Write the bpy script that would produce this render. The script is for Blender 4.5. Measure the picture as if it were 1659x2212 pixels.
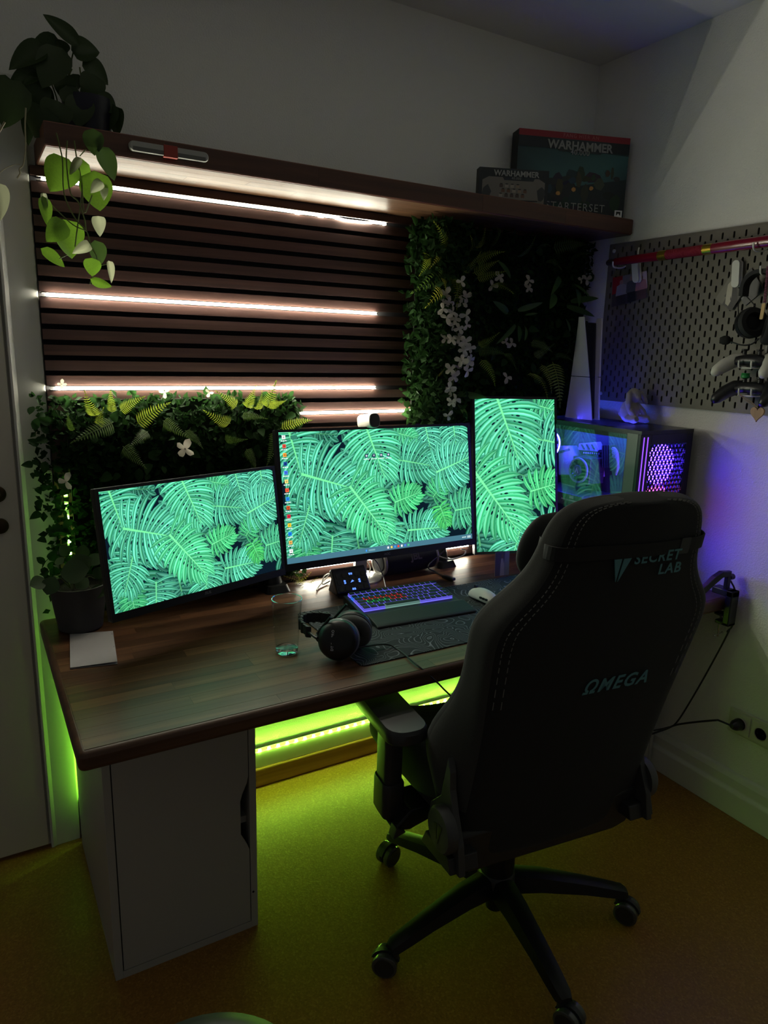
import bpy, math, random
from mathutils import Vector, Matrix
random.seed(7)
for _o in list(bpy.data.objects): bpy.data.objects.remove(_o)
SC = bpy.context.scene
COL = SC.collection
PI = math.pi

# ---------------------------------------------------------------- camera
FPX = 1526.33
CAMP = Vector((-0.1709, -2.1210, 1.4982))
YAW, PITCH, ROLL = 0.5351, -0.2246, 0.0278
_f = Vector((math.sin(YAW)*math.cos(PITCH), math.cos(YAW)*math.cos(PITCH), math.sin(PITCH)))
_r = Vector((math.cos(YAW), -math.sin(YAW), 0))
_u = _r.cross(_f)
CR = _r*math.cos(ROLL) + _u*math.sin(ROLL)
CU = -_r*math.sin(ROLL) + _u*math.cos(ROLL)
CF = _f
_cd = bpy.data.cameras.new('camera')
_cd.sensor_fit = 'VERTICAL'; _cd.sensor_height = 24.0; _cd.lens = 24.0*FPX/2212.0
_cd.clip_start = 0.02; _cd.clip_end = 60
_cam = bpy.data.objects.new('camera', _cd); COL.objects.link(_cam)
_m = Matrix(((CR.x, CU.x, -CF.x, CAMP.x), (CR.y, CU.y, -CF.y, CAMP.y), (CR.z, CU.z, -CF.z, CAMP.z), (0, 0, 0, 1)))
_cam.matrix_world = _m
SC.camera = _cam

# ---------------------------------------------------------------- world and exposure
_w = bpy.data.worlds.new('night_room'); SC.world = _w; _w.use_nodes = True
_bg = _w.node_tree.nodes['Background']
_bg.inputs[0].default_value = (0.95, 1.0, 1.0, 1); _bg.inputs[1].default_value = 0.055
SC.view_settings.view_transform = 'Standard'; SC.view_settings.look = 'None'
SC.view_settings.exposure = 0.0; SC.view_settings.gamma = 1.0
SC.view_settings.use_curve_mapping = False
# strengths of the light sources of the room (all are visible lamps, strips and screens)
LED_W = 165.0
LED_G = 40.0
SCREEN = 1.3     # monitors
PC_RGB = 55.0    # coloured fans of the computer

# ---------------------------------------------------------------- helpers
def S(r, g, b):
    def c(v):
        v /= 255.0
        return v/12.92 if v <= .04045 else ((v+.055)/1.055)**2.4
    return (c(r), c(g), c(b))

def at(px, py, **k):
    """point where the photograph's pixel meets the plane x=, y= or z="""
    d = CF*FPX + CR*(px-829.5) - CU*(py-1106.0)
    (a, v), = k.items(); i = 'xyz'.index(a)
    t = (v-CAMP[i])/d[i]
    return CAMP + d*t

WM = {}
def link(o, parent=None, w=False, M=None):
    COL.objects.link(o)
    base = M or Matrix.Identity(4)
    if parent is not None:
        o.parent = parent
        if w:
            o.matrix_parent_inverse = WM[parent.name].inverted()
            o.matrix_basis = base; WM[o.name] = base.copy()
        else:
            o.matrix_basis = base; WM[o.name] = WM[parent.name] @ base
    else:
        o.matrix_basis = base; WM[o.name] = base.copy()
    return o

def tag(o, label=None, cat=None, group=None, kind=None):
    if label: o['label'] = label
    if cat: o['category'] = cat
    if group: o['group'] = group
    if kind: o['kind'] = kind
    return o

def thing(name, label, cat, loc=(0, 0, 0), rz=0, group=None, M=None):
    o = bpy.data.objects.new(name, None); o.empty_display_size = .05
    link(o, M=M or (Matrix.Translation(Vector(loc)) @ Matrix.Rotation(rz, 4, 'Z')))
    return tag(o, label, cat, group)

class B:
    def __init__(s): s.v = []; s.f = []
    def add(s, vs, fs):
        n = len(s.v); s.v += [tuple(v) for v in vs]; s.f += [tuple(i+n for i in f) for f in fs]; return s
    def box(s, x0, x1, y0, y1, z0, z1):
        return s.add([(x0,y0,z0),(x1,y0,z0),(x1,y1,z0),(x0,y1,z0),(x0,y0,z1),(x1,y0,z1),(x1,y1,z1),(x0,y1,z1)],
                     [(3,2,1,0),(4,5,6,7),(0,1,5,4),(1,2,6,5),(2,3,7,6),(3,0,4,7)])
    def cbox(s, c, sz):
        return s.box(c[0]-sz[0]/2,c[0]+sz[0]/2,c[1]-sz[1]/2,c[1]+sz[1]/2,c[2]-sz[2]/2,c[2]+sz[2]/2)
    def obox(s, c, ax, ay, az):
        c, ax, ay, az = Vector(c), Vector(ax), Vector(ay), Vector(az)
        vs = [c+ax*i+ay*j+az*k for k in (-1,1) for (i,j) in ((-1,-1),(1,-1),(1,1),(-1,1))]
        return s.add(vs, [(3,2,1,0),(4,5,6,7),(0,1,5,4),(1,2,6,5),(2,3,7,6),(3,0,4,7)])
    def prism(s, poly, f0, f1):
        """poly: 2-d points, f0/f1: functions 2d -> 3d for both ends"""
        n = len(poly)
        return s.add([f0(*p) for p in poly]+[f1(*p) for p in poly],
                     [tuple(range(n))[::-1], tuple(range(n, 2*n))]+[(i,(i+1)%n,(i+1)%n+n,i+n) for i in range(n)])
    def loft(s, rings, caps=True, closed=True):
        n = len(rings[0]); vs = [p for r in rings for p in r]; fs = []
        for k in range(len(rings)-1):
            for i in range(n if closed else n-1):
                j = (i+1) % n
                fs.append((k*n+i, k*n+j, (k+1)*n+j, (k+1)*n+i))
        if caps:
            fs.append(tuple(range(n))[::-1]); fs.append(tuple((len(rings)-1)*n+i for i in range(n)))
        return s.add(vs, fs)
    def tube(s, pts, r, n=8, caps=True):
        pts = [Vector(p) for p in pts]; rings = []
        rs = r if isinstance(r, (list, tuple)) else [r]*len(pts)
        t0 = (pts[1]-pts[0]).normalized()
        up = Vector((0,0,1)) if abs(t0.z) < .9 else Vector((1,0,0))
        a = t0.cross(up).normalized()
        for i, p in enumerate(pts):
            if i == 0: t = pts[1]-pts[0]
            elif i == len(pts)-1: t = pts[-1]-pts[-2]
            else: t = (pts[i+1]-pts[i]).normalized()+(pts[i]-pts[i-1]).normalized()
            t.normalize(); a = (a-t*a.dot(t)); a.normalize(); b = t.cross(a)
            rings.append([p+(a*math.cos(2*PI*k/n)+b*math.sin(2*PI*k/n))*rs[i] for k in range(n)])
        return s.loft(rings, caps)
    def lathe(s, prof, n=24, c=(0,0,0), ax=(0,0,1), caps=True):
        ax = Vector(ax).normalized(); c = Vector(c)
        a = ax.cross(Vector((0,0,1)) if abs(ax.z) < .9 else Vector((1,0,0))).normalized(); b = ax.cross(a)
        rings = [[c+ax*z+(a*math.cos(2*PI*k/n)+b*math.sin(2*PI*k/n))*r for k in range(n)] for r, z in prof]
        return s.loft(rings, caps)
    def cyl(s, p0, p1, r, n=16): return s.tube([p0, p1], r, n)
    def ring(s, c, ax, R, r, n=32, m=8, a0=0, a1=2*PI):
        ax = Vector(ax).normalized(); c = Vector(c)
        a = ax.cross(Vector((0,0,1)) if abs(ax.z) < .9 else Vector((1,0,0))).normalized(); b = ax.cross(a)
        full = abs(a1-a0-2*PI) < 1e-6
        rings = []
        for k in range(n+1):
            t = a0+(a1-a0)*k/n; d = a*math.cos(t)+b*math.sin(t)
            rings.append([c+d*(R+r*math.cos(2*PI*j/m))+ax*r*math.sin(2*PI*j/m) for j in range(m)])
        return s.loft(rings, not full)
    def ball(s, c, r, n=12, m=8, sc=(1,1,1)):
        rings = []
        for i in range(1, m):
            t = PI*i/m
            rings.append([(c[0]+r*sc[0]*math.sin(t)*math.cos(2*PI*k/n), c[1]+r*sc[1]*math.sin(t)*math.sin(2*PI*k/n), c[2]-r*sc[2]*math.cos(t)) for k in range(n)])
        return s.loft(rings)
    def mesh(s, name):
        me = bpy.data.meshes.new(name); me.from_pydata(s.v, [], s.f); me.update(); return me

def obj(name, b, m, parent=None, w=False, smooth=False, bev=0, seg=2, M=None, label=None, kind=None, sub=0, ang=40):
    me = b if isinstance(b, bpy.types.Mesh) else b.mesh(name)
    if m is not None and not me.materials: me.materials.append(m)
    if smooth and not isinstance(b, bpy.types.Mesh):
        for p in me.polygons: p.use_smooth = True
        if not sub: me.set_sharp_from_angle(angle=math.radians(ang))
    o = bpy.data.objects.new(name, me)
    link(o, parent, w, M)
    if bev:
        md = o.modifiers.new('bevel', 'BEVEL'); md.width = bev; md.segments = seg; md.limit_method = 'ANGLE'; md.angle_limit = math.radians(35)
    if sub:
        md = o.modifiers.new('subdivision', 'SUBSURF'); md.levels = sub; md.render_levels = sub
    if label: o['label'] = label
    if kind: o['kind'] = kind
    return o

def copy_tree(o, parent=None, M=None):
    c = o.copy(); COL.objects.link(c)
    if parent is not None: c.parent = parent
    if M is not None: c.matrix_basis = M
    for ch in o.children: copy_tree(ch, c)
    return c

def rrect(w, h, r, n=5):
    """rounded rectangle polygon centred on 0"""
    r = min(r, w/2-1e-6, h/2-1e-6); out = []
    for cx, cy, a in ((w/2-r, h/2-r, 0), (-w/2+r, h/2-r, PI/2), (-w/2+r, -h/2+r, PI), (w/2-r, -h/2+r, 3*PI/2)):
        for k in range(n+1):
            t = a+PI/2*k/n; out.append((cx+r*math.cos(t), cy+r*math.sin(t)))
    return out

def smooth_path(pts, n=6):
    """Catmull-Rom through the points"""
    P = [Vector(p) for p in pts]; P = [P[0]*2-P[1]]+P+[P[-1]*2-P[-2]]; out = []
    for i in range(1, len(P)-2):
        for k in range(n):
            t = k/n; a, b, c, d = P[i-1], P[i], P[i+1], P[i+2]
            out.append(.5*((2*b)+(c-a)*t+(2*a-5*b+4*c-d)*t*t+(3*b-a-3*c+d)*t**3))
    out.append(P[-2]); return out

def interp(tab, x):
    if x <= tab[0][0]: return tab[0][1]
    for (a, va), (b, vb) in zip(tab, tab[1:]):
        if x <= b: return va+(vb-va)*(x-a)/(b-a)
    return tab[-1][1]

# ---------------------------------------------------------------- materials
MATS = {}
def mat(name, col, rough=.5, metal=0.0, spec=.5, emit=None, es=0.0, noise=None, bump=None, trans=0.0, coat=0.0, sheen=0.0, coord='Object'):
    if name in MATS: return MATS[name]
    m = bpy.data.materials.new(name); m.use_nodes = True; nt = m.node_tree; p = nt.nodes['Principled BSDF']
    p.inputs['Base Color'].default_value = (*col, 1); p.inputs['Roughness'].default_value = rough
    p.inputs['Metallic'].default_value = metal; p.inputs['Specular IOR Level'].default_value = spec
    p.inputs['Coat Weight'].default_value = coat; p.inputs['Sheen Weight'].default_value = sheen
    if emit:
        p.inputs['Emission Color'].default_value = (*emit, 1); p.inputs['Emission Strength'].default_value = es
    tc = None
    if noise or bump:
        tc = nt.nodes.new('ShaderNodeTexCoord')
    if noise:
        sc, amt = noise[0], noise[1]
        mp = nt.nodes.new('ShaderNodeMapping'); mp.inputs['Scale'].default_value = (sc if isinstance(sc, tuple) else (sc, sc, sc))
        tx = nt.nodes.new('ShaderNodeTexNoise'); tx.inputs['Detail'].default_value = 5
        nt.links.new(tc.outputs[coord], mp.inputs[0]); nt.links.new(mp.outputs[0], tx.inputs[0]); tx.inputs['Scale'].default_value = 1
        rp = nt.nodes.new('ShaderNodeValToRGB'); rp.color_ramp.elements[0].position = .3; rp.color_ramp.elements[1].position = .7
        rp.color_ramp.elements[0].color = (*[c*(1-amt) for c in col], 1); rp.color_ramp.elements[1].color = (*[min(1, c*(1+amt)) for c in col], 1)
        nt.links.new(tx.outputs[0], rp.inputs[0]); nt.links.new(rp.outputs[0], p.inputs['Base Color'])
    if bump:
        tx = nt.nodes.new('ShaderNodeTexNoise'); tx.inputs['Scale'].default_value = bump[0]; tx.inputs['Detail'].default_value = 3
        nt.links.new(tc.outputs[coord], tx.inputs[0])
        bp = nt.nodes.new('ShaderNodeBump'); bp.inputs['Strength'].default_value = bump[1]; bp.inputs['Distance'].default_value = bump[2] if len(bump) > 2 else .002
        nt.links.new(tx.outputs[0], bp.inputs['Height']); nt.links.new(bp.outputs[0], p.inputs['Normal'])
    if trans:
        out = nt.nodes['Material Output']; tr = nt.nodes.new('ShaderNodeBsdfTranslucent'); mx = nt.nodes.new('ShaderNodeMixShader')
        tr.inputs[0].default_value = (*[min(1, c*1.6) for c in col], 1); mx.inputs[0].default_value = trans
        nt.links.new(p.outputs[0], mx.inputs[1]); nt.links.new(tr.outputs[0], mx.inputs[2]); nt.links.new(mx.outputs[0], out.inputs[0])
    MATS[name] = m; return m

def emitter(name, col, st):
    if name in MATS: return MATS[name]
    m = bpy.data.materials.new(name); m.use_nodes = True; nt = m.node_tree
    nt.nodes.remove(nt.nodes['Principled BSDF'])
    e = nt.nodes.new('ShaderNodeEmission'); e.inputs[0].default_value = (*col, 1); e.inputs[1].default_value = st
    nt.links.new(e.outputs[0], nt.nodes['Material Output'].inputs[0]); MATS[name] = m; return m

def wood(name, c1, c2, c3, rough=.4, axis=0, scale=1.0, vary=.35):
    """long grain along one axis; every stave differs by its own random value"""
    if name in MATS: return MATS[name]
    m = bpy.data.materials.new(name); m.use_nodes = True; nt = m.node_tree; p = nt.nodes['Principled BSDF']
    g = nt.nodes.new('ShaderNodeNewGeometry'); oi = nt.nodes.new('ShaderNodeObjectInfo')
    mp = nt.nodes.new('ShaderNodeMapping'); sc = [38*scale]*3; sc[axis] = 1.6*scale; mp.inputs['Scale'].default_value = sc
    ad = nt.nodes.new('ShaderNodeVectorMath'); ad.operation = 'MULTIPLY_ADD'; ad.inputs[1].default_value = (1, 1, 1)
    sp = nt.nodes.new('ShaderNodeVectorMath'); sp.operation = 'SCALE'; sp.inputs[0].default_value = (7.3, 3.1, 5.7)
    nt.links.new(oi.outputs['Random'], sp.inputs['Scale']); nt.links.new(g.outputs['Position'], ad.inputs[0]); nt.links.new(sp.outputs[0], ad.inputs[2])
    nt.links.new(ad.outputs[0], mp.inputs[0])
    tx = nt.nodes.new('ShaderNodeTexNoise'); tx.inputs['Scale'].default_value = 1; tx.inputs['Detail'].default_value = 6; tx.inputs['Distortion'].default_value = .6
    nt.links.new(mp.outputs[0], tx.inputs[0])
    rp = nt.nodes.new('ShaderNodeValToRGB'); e = rp.color_ramp.elements
    e[0].position = .25; e[0].color = (*c1, 1); e[1].position = .75; e[1].color = (*c3, 1)
    k = e.new(.5); k.color = (*c2, 1)
    nt.links.new(tx.outputs[0], rp.inputs[0])
    mr = nt.nodes.new('ShaderNodeMapRange'); mr.inputs['To Min'].default_value = 1-vary; mr.inputs['To Max'].default_value = 1+vary
    nt.links.new(oi.outputs['Random'], mr.inputs['Value'])
    mu = nt.nodes.new('ShaderNodeVectorMath'); mu.operation = 'SCALE'
    nt.links.new(rp.outputs[0], mu.inputs[0]); nt.links.new(mr.outputs[0], mu.inputs['Scale']); nt.links.new(mu.outputs[0], p.inputs['Base Color'])
    p.inputs['Roughness'].default_value = rough
    bp = nt.nodes.new('ShaderNodeBump'); bp.inputs['Strength'].default_value = .15; bp.inputs['Distance'].default_value = .001
    nt.links.new(tx.outputs[0], bp.inputs['Height']); nt.links.new(bp.outputs[0], p.inputs['Normal'])
    MATS[name] = m; return m

def glass_mat(name, tint=(1, 1, 1), ior=1.5, rough=0.0):
    if name in MATS: return MATS[name]
    m = bpy.data.materials.new(name); m.use_nodes = True; nt = m.node_tree; nt.nodes.remove(nt.nodes['Principled BSDF'])
    tr = nt.nodes.new('ShaderNodeBsdfTransparent'); tr.inputs[0].default_value = (*tint, 1)
    gl = nt.nodes.new('ShaderNodeBsdfGlossy'); gl.inputs['Roughness'].default_value = rough
    lw = nt.nodes.new('ShaderNodeLayerWeight'); lw.inputs[0].default_value = .5
    pw = nt.nodes.new('ShaderNodeMath'); pw.operation = 'POWER'; pw.inputs[1].default_value = 5.0; nt.links.new(lw.outputs['Facing'], pw.inputs[0])
    r0 = ((ior-1)/(ior+1))**2
    fr = nt.nodes.new('ShaderNodeMath'); fr.operation = 'MULTIPLY_ADD'; fr.inputs[1].default_value = 1-r0; fr.inputs[2].default_value = r0; nt.links.new(pw.outputs[0], fr.inputs[0])
    mx = nt.nodes.new('ShaderNodeMixShader')
    nt.links.new(fr.outputs[0], mx.inputs[0]); nt.links.new(tr.outputs[0], mx.inputs[1]); nt.links.new(gl.outputs[0], mx.inputs[2])
    nt.links.new(mx.outputs[0], nt.nodes['Material Output'].inputs[0]); MATS[name] = m; return m

def attr_mat(name, es=0.0, rough=.5):
    """colours taken from the mesh's own colour attribute (flat print, screens)"""
    if name in MATS: return MATS[name]
    m = bpy.data.materials.new(name); m.use_nodes = True; nt = m.node_tree; p = nt.nodes['Principled BSDF']
    a = nt.nodes.new('ShaderNodeAttribute'); a.attribute_name = 'Col'
    if es:
        nt.nodes.remove(p); e = nt.nodes.new('ShaderNodeEmission'); e.inputs[1].default_value = es
        nt.links.new(a.outputs['Color'], e.inputs[0]); nt.links.new(e.outputs[0], nt.nodes['Material Output'].inputs[0])
    else:
        nt.links.new(a.outputs['Color'], p.inputs['Base Color']); p.inputs['Roughness'].default_value = rough
    MATS[name] = m; return m

def colored_mesh(name, polys):
    """polys: list of (points, colour or list of colours)"""
    v, f, c = [], [], []
    for pts, cl in polys:
        n = len(v); v += [tuple(p) for p in pts]; f.append(tuple(range(n, n+len(pts))))
        c += cl if isinstance(cl, list) else [cl]*len(pts)
    me = bpy.data.meshes.new(name); me.from_pydata(v, [], f)
    a = me.color_attributes.new('Col', 'FLOAT_COLOR', 'POINT')
    a.data.foreach_set('color', [x for q in c for x in (q[0], q[1], q[2], 1.0)])
    me.update(); return me

def text_mesh(name, s, size, depth=.0006, shear=0.0, spacing=1.0, align='CENTER', bold=0.0):
    cu = bpy.data.curves.new(name, 'FONT'); cu.body = s; cu.size = size; cu.extrude = depth; cu.shear = shear
    cu.align_x = align; cu.align_y = 'CENTER'; cu.space_character = spacing; cu.offset = bold; cu.resolution_u = 3
    o = bpy.data.objects.new(name, cu); COL.objects.link(o)
    dg = bpy.context.evaluated_depsgraph_get()
    me = bpy.data.meshes.new_from_object(o.evaluated_get(dg)); me.name = name
    bpy.data.objects.remove(o); bpy.data.curves.remove(cu)
    me.materials.clear(); return me

def axes_matrix(o, x, y, z):
    o, x, y, z = Vector(o), Vector(x), Vector(y), Vector(z)
    return Matrix(((x.x, y.x, z.x, o.x), (x.y, y.y, z.y, o.y), (x.z, y.z, z.z, o.z), (0, 0, 0, 1)))

def leaf_matrix(base, tip, face=(0, -1, 0), wid=1.0, roll=0.0):
    """unit leaf: length along +Y, width along X, normal +Z"""
    base, tip = Vector(base), Vector(tip); y = tip-base; L = y.length; yn = y.normalized()
    fz = Vector(face); z = (fz-yn*fz.dot(yn)).normalized(); x = yn.cross(z)
    if roll:
        x, z = x*math.cos(roll)+z*math.sin(roll), z*math.cos(roll)-x*math.sin(roll)
    return axes_matrix(base, x*L*wid, yn*L, z*L)

# ================================================================ setting
XR, HC = 1.955, 2.54
M_wall = mat('wall_paint', (.84, .83, .79), .8, bump=(210, .55, .004))
M_ceil = mat('ceiling_paint', (.74, .735, .75), .9, bump=(120, .3, .002))
M_trim = mat('white_lacquer', (.72, .71, .66), .35)
M_door = mat('door_lacquer', (.74, .70, .60), .4)

def floor_mat():
    m = bpy.data.materials.new('ochre_linoleum'); m.use_nodes = True; nt = m.node_tree; p = nt.nodes['Principled BSDF']
    g = nt.nodes.new('ShaderNodeNewGeometry')
    vo = nt.nodes.new('ShaderNodeTexVoronoi'); vo.inputs['Scale'].default_value = 210
    no = nt.nodes.new('ShaderNodeTexNoise'); no.inputs['Scale'].default_value = 160; no.inputs['Detail'].default_value = 4
    nt.links.new(g.outputs['Position'], vo.inputs['Vector']); nt.links.new(g.outputs['Position'], no.inputs['Vector'])
    rp = nt.nodes.new('ShaderNodeValToRGB'); e = rp.color_ramp.elements
    e[0].color = (.22, .098, .013, 1); e[1].color = (.52, .29, .06, 1); e[0].position = .1; e[1].position = .95
    k = e.new(.55); k.color = (.33, .155, .021, 1)
    mx = nt.nodes.new('ShaderNodeMix'); mx.data_type = 'FLOAT'; mx.inputs[0].default_value = .5
    nt.links.new(vo.outputs['Color'], mx.inputs[2]); nt.links.new(no.outputs[0], mx.inputs[3])
    nt.links.new(mx.outputs[0], rp.inputs[0]); nt.links.new(rp.outputs[0], p.inputs['Base Color'])
    p.inputs['Roughness'].default_value = .38
    bp = nt.nodes.new('ShaderNodeBump'); bp.inputs['Strength'].default_value = .25; bp.inputs['Distance'].default_value = .0008
    nt.links.new(vo.outputs['Distance'], bp.inputs['Height']); nt.links.new(bp.outputs[0], p.inputs['Normal'])
    return m
def structure(name, b, m, parent=None, **k):
    o = obj(name, b, m, parent, **k)
    if parent is None: o['kind'] = 'structure'
    return o

structure('floor', B().box(-2.2, XR+.1, -4.2, .1, -.06, 0), floor_mat())
structure('ceiling', B().box(-2.2, XR+.1, -4.2, .1, HC, HC+.06), M_ceil)
structure('wall_back', B().box(-2.2, XR+.1, 0, .1, 0, HC), M_wall)
structure('wall_right', B().box(XR, XR+.1, -4.2, 0, 0, HC), M_wall)
# skirting of the back wall: a wooden strip under a white board
sk = structure('baseboard_back', B().box(.02, XR-.03, -.022, 0, .07, .132), M_trim, bev=.002)
M_skw = wood('skirting_wood', S(120, 74, 38), S(150, 98, 52), S(176, 120, 70), .45, 0, 1, 0)
obj('wooden_strip', B().box(.02, XR-.03, -.03, 0, 0.0, .07), M_skw, sk, bev=.006, seg=3, label='brown wooden strip along the floor')
# stepped white skirting of the right wall
skr = structure('baseboard_right', B().prism([(0, 0), (.028, 0), (.028, .085), (.018, .097), (.018, .128), (.010, .145), (0, .15)],
      lambda a, z: (XR-a, -4.1, z), lambda a, z: (XR-a, -.001, z)), M_trim, bev=.003)
# door and its casing in the back wall
dr = structure('door_1', B().box(-1.0, -.072, -.020, -.0005, .012, 2.0), M_door, bev=.003)
M_brass = mat('dark_brass', S(70, 56, 40), .35, .9)
for z, r, nm in ((1.099, .022, 'lock_rosette'), (1.012, .021, 'key_rosette')):
    q = obj(nm, B().lathe([(r, 0), (r, .006), (r*.75, .009), (.001, .009)], 24, (-.121, -.020, z), (0, -1, 0)), M_brass, dr, smooth=True)
obj('lever', B().tube([(-.121, -.022, 1.099), (-.121, -.06, 1.099), (-.14, -.066, 1.099), (-.23, -.066, 1.097)], .009, 10), M_brass, dr, smooth=True)
structure('trim_1', B().prism([(-.066, 0), (.016, 0), (.016, -.018), (-.050, -.020), (-.060, -.025), (-.066, -.025)][::-1],
      lambda x, y: (x, y, 0.0), lambda x, y: (x, y, 2.05)), M_trim, bev=.002)
structure('trim_2', B().box(-1.06, .016, -.034, -.0, 2.05, 2.12), M_trim, bev=.003)

# ================================================================ slat wall with light strips
PITCH_S = .04; Z0 = 1.896            # height of the groove with the first strip
def zg(k): return Z0-PITCH_S*k
M_slat = wood('walnut_slat', S(52, 33, 29), S(71, 46, 40), S(88, 60, 51), .5, 0, 1.2, .16)
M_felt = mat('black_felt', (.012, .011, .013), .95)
sw = thing('slat_panel', 'dark walnut slat wall panel with black grooves behind the desk', 'wall panel', (.97, -.01, .70))
obj('felt_backing', B().box(.019, 1.945, -.009, -.0005, .70, 1.9255), M_felt, sw, w=True)
slat_me = B().box(-.5, .5, -.5, .5, -.5, .5).mesh('slat'); slat_me.materials.append(M_slat)
for k in range(-1, 30):
    top, bot = zg(k)-.0068, zg(k+1)+.0068
    if k == -1: top = 1.925
    if bot < .70: bot = .70
    o = obj('slat', slat_me, None, sw, w=True, M=Matrix.Translation((.982, -.0175, (top+bot)/2)) @ Matrix.Diagonal((1.926, .017, top-bot, 1)))
for px, py in ((886, 488), (880, 839), (1213, 884)):
    p = at(px, py, y=-.0265)
    obj('screw', B().lathe([(.0035, 0), (.0035, .001), (.0015, .0012), (.001, .0004)], 12, p, (0, -1, 0)), mat('screw_steel', (.5, .5, .5), .3, 1), sw, w=True)

M_led = emitter('white_led_diffuser', (1.0, .975, .78), LED_W)
M_led_top = emitter('white_led_diffuser_top', (1.0, .975, .78), LED_W*.24)
M_led_low = emitter('white_led_diffuser_dim', (1.0, .975, .78), LED_W*.45)
M_alu = mat('led_profile', (.62, .60, .56), .35, .6)
LABELS = {0: 'top white light strip under the wooden shelf', 7: 'middle white light strip across the slat wall',
          13: 'white light strip just above the left plant panel', 15: 'white light strip right above the middle monitor',
          28: 'lowest white light strip behind the monitors at desk height'}
for k, x0, x1 in ((0, .044, 1.045), (7, .036, 1.018), (13, .04, 1.02), (15, .76, 1.46), (28, .70, 1.45)):
    z = zg(k)
    t = thing('led_light_strip', LABELS[k], 'light strip', ((x0+x1)/2, -.026, z), group='white light strips in the slat wall')
    obj('profile', B().box(x0-.012, x1+.006, -.0275, -.0095, z-.0050, z-.0034).box(x0-.012, x1+.006, -.0275, -.0095, z+.0034, z+.0050), M_alu, t, w=True)
    if k == 0: obj('light_shield_lip', B().box(x0-.012, x1+.006, -.0345, -.0095, z+.0034, z+.0046), M_alu, t, w=True)  # lip added to hold this strip's light off the shelf underside
    pts = []
    for i in range(41):
        x = x0+(x1-x0)*i/40; d = 0
        if k == 0 and x > .70: d = -.006*math.exp(-((x-.93)/.05)**2)-.0025*math.sin((x-.7)*40)**2
        pts.append((x, -.0262+d*.6, z+d))
    ds = obj('diffuser', B().loft([[(p[0], p[1]-.0045, p[2]-.0030), (p[0], p[1]-.0045, p[2]+.0030), (p[0], p[1]+.012, p[2]+.0030), (p[0], p[1]+.012, p[2]-.0030)] for p in pts]), M_led_low if k == 28 else M_led_top if k == 0 else M_led, t, w=True)

# green strip on the skirting and its end that climbs behind the left plants
M_gs = emitter('green_strip_glow', (.30, 1.0, .045), LED_G*.9)
M_gl = emitter('green_strip_face', (.30, 1.0, .045), LED_G*.12)
M_gt = emitter('green_strip_top', (.30, 1.0, .045), LED_G*.25)
M_tape = mat('led_tape', (.5, .5, .45), .5)
M_gd = emitter('green_led', (.42, 1.0, .07), LED_G*5)
M_gw = emitter('green_led_dim', (.42, 1.0, .15), LED_G*1.2)
gt = thing('green_light_strip', 'bright green light strip along the skirting under the desk', 'light strip', (1.0, -.01, .136))
obj('tape', B().box(.42, 1.556, -.0200, -.016, .1322, .142), M_tape, gt, w=True)
obj('tape_glow', B().add([(.42, -.0202, .1330), (1.556, -.0202, .1330), (1.556, -.0202, .1415), (.42, -.0202, .1415)], [(0, 1, 2, 3)]), M_gl, gt, w=True)
obj('tape_top', B().add([(.42, -.0195, .1422), (1.556, -.0195, .1422), (1.556, -.0165, .1422), (.42, -.0165, .1422)], [(0, 1, 2, 3)]), M_gt, gt, w=True)
dot = B().cbox((0, 0, 0), (.009, .004, .007)).mesh('led'); dot.materials.append(M_gd)
n = 0
x = .43
while x < 1.55:
    obj('led', dot, None, gt, w=True, M=Matrix.Translation((x, -.023, .1375))); x += .034
gv = thing('green_light_strip', 'green light strip climbing the wall behind the potted plant', 'light strip', (.03, -.03, .72))
obj('tape_glow', B().box(.058, .068, -.0275, -.0265, .15, .69), M_gs, gv, w=True)
obj('tape', B().box(.040, .050, -.0295, -.0268, .70, 1.13), M_tape, gv, w=True)
dot2 = B().cbox((0, 0, 0), (.009, .004, .007)).mesh('led'); dot2.materials.append(M_gw)
z = .715
while z < 1.13:
    obj('led', dot2, None, gv, w=True, M=Matrix.Translation((.045, -.031, z)) @ Matrix.Rotation(PI/2, 4, 'Y')); z += .034

# ================================================================ desk, drawer units, shelf
M_desk = wood('acacia', S(66, 42, 27), S(92, 61, 39), S(118, 82, 54), .34, 0, 1, .38)
M_desk_core = wood('acacia_core', S(62, 41, 28), S(84, 57, 39), S(104, 72, 50), .4, 0, 1, 0)
DX0, DX1, DY0, DY1, DZ0, DZ1 = -.049, 1.950, -.812, -.045, .700, .742
desk = thing('desk', 'long acacia wood desk top of glued staves with rounded edges', 'desk', (.95, -.43, DZ0))
obj('tabletop', B().prism([(DX0+p[0]+(DX1-DX0)/2, DY0+p[1]+(DY1-DY0)/2) for p in rrect(DX1-DX0, DY1-DY0, .014)], lambda x, y: (x, y, DZ0), lambda x, y: (x, y, DZ1-.001)), M_desk_core, desk, w=True, bev=.011, seg=4, smooth=True)
sv = B().box(-.5, .5, -.5, .5, -.5, .5).mesh('stave'); sv.materials.append(M_desk)
rows = 18; rw = (DY1-DY0-.026)/rows
rnd = random.Random(3)
for r in range(rows):
    y = DY0+.013+(r+.5)*rw; x = DX0+.013-rnd.random()*.25
    while x < DX1-.013:
        L = rnd.uniform(.28, .62); a, b_ = max(x, DX0+.013), min(x+L, DX1-.013)
        if b_-a > .015:
            obj('stave', sv, None, desk, w=True, M=Matrix.Translation(((a+b_)/2, y, DZ1-.0021)) @ Matrix.Diagonal((b_-a-.0004, rw-.0005, .004, 1)))
        x += L

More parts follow.
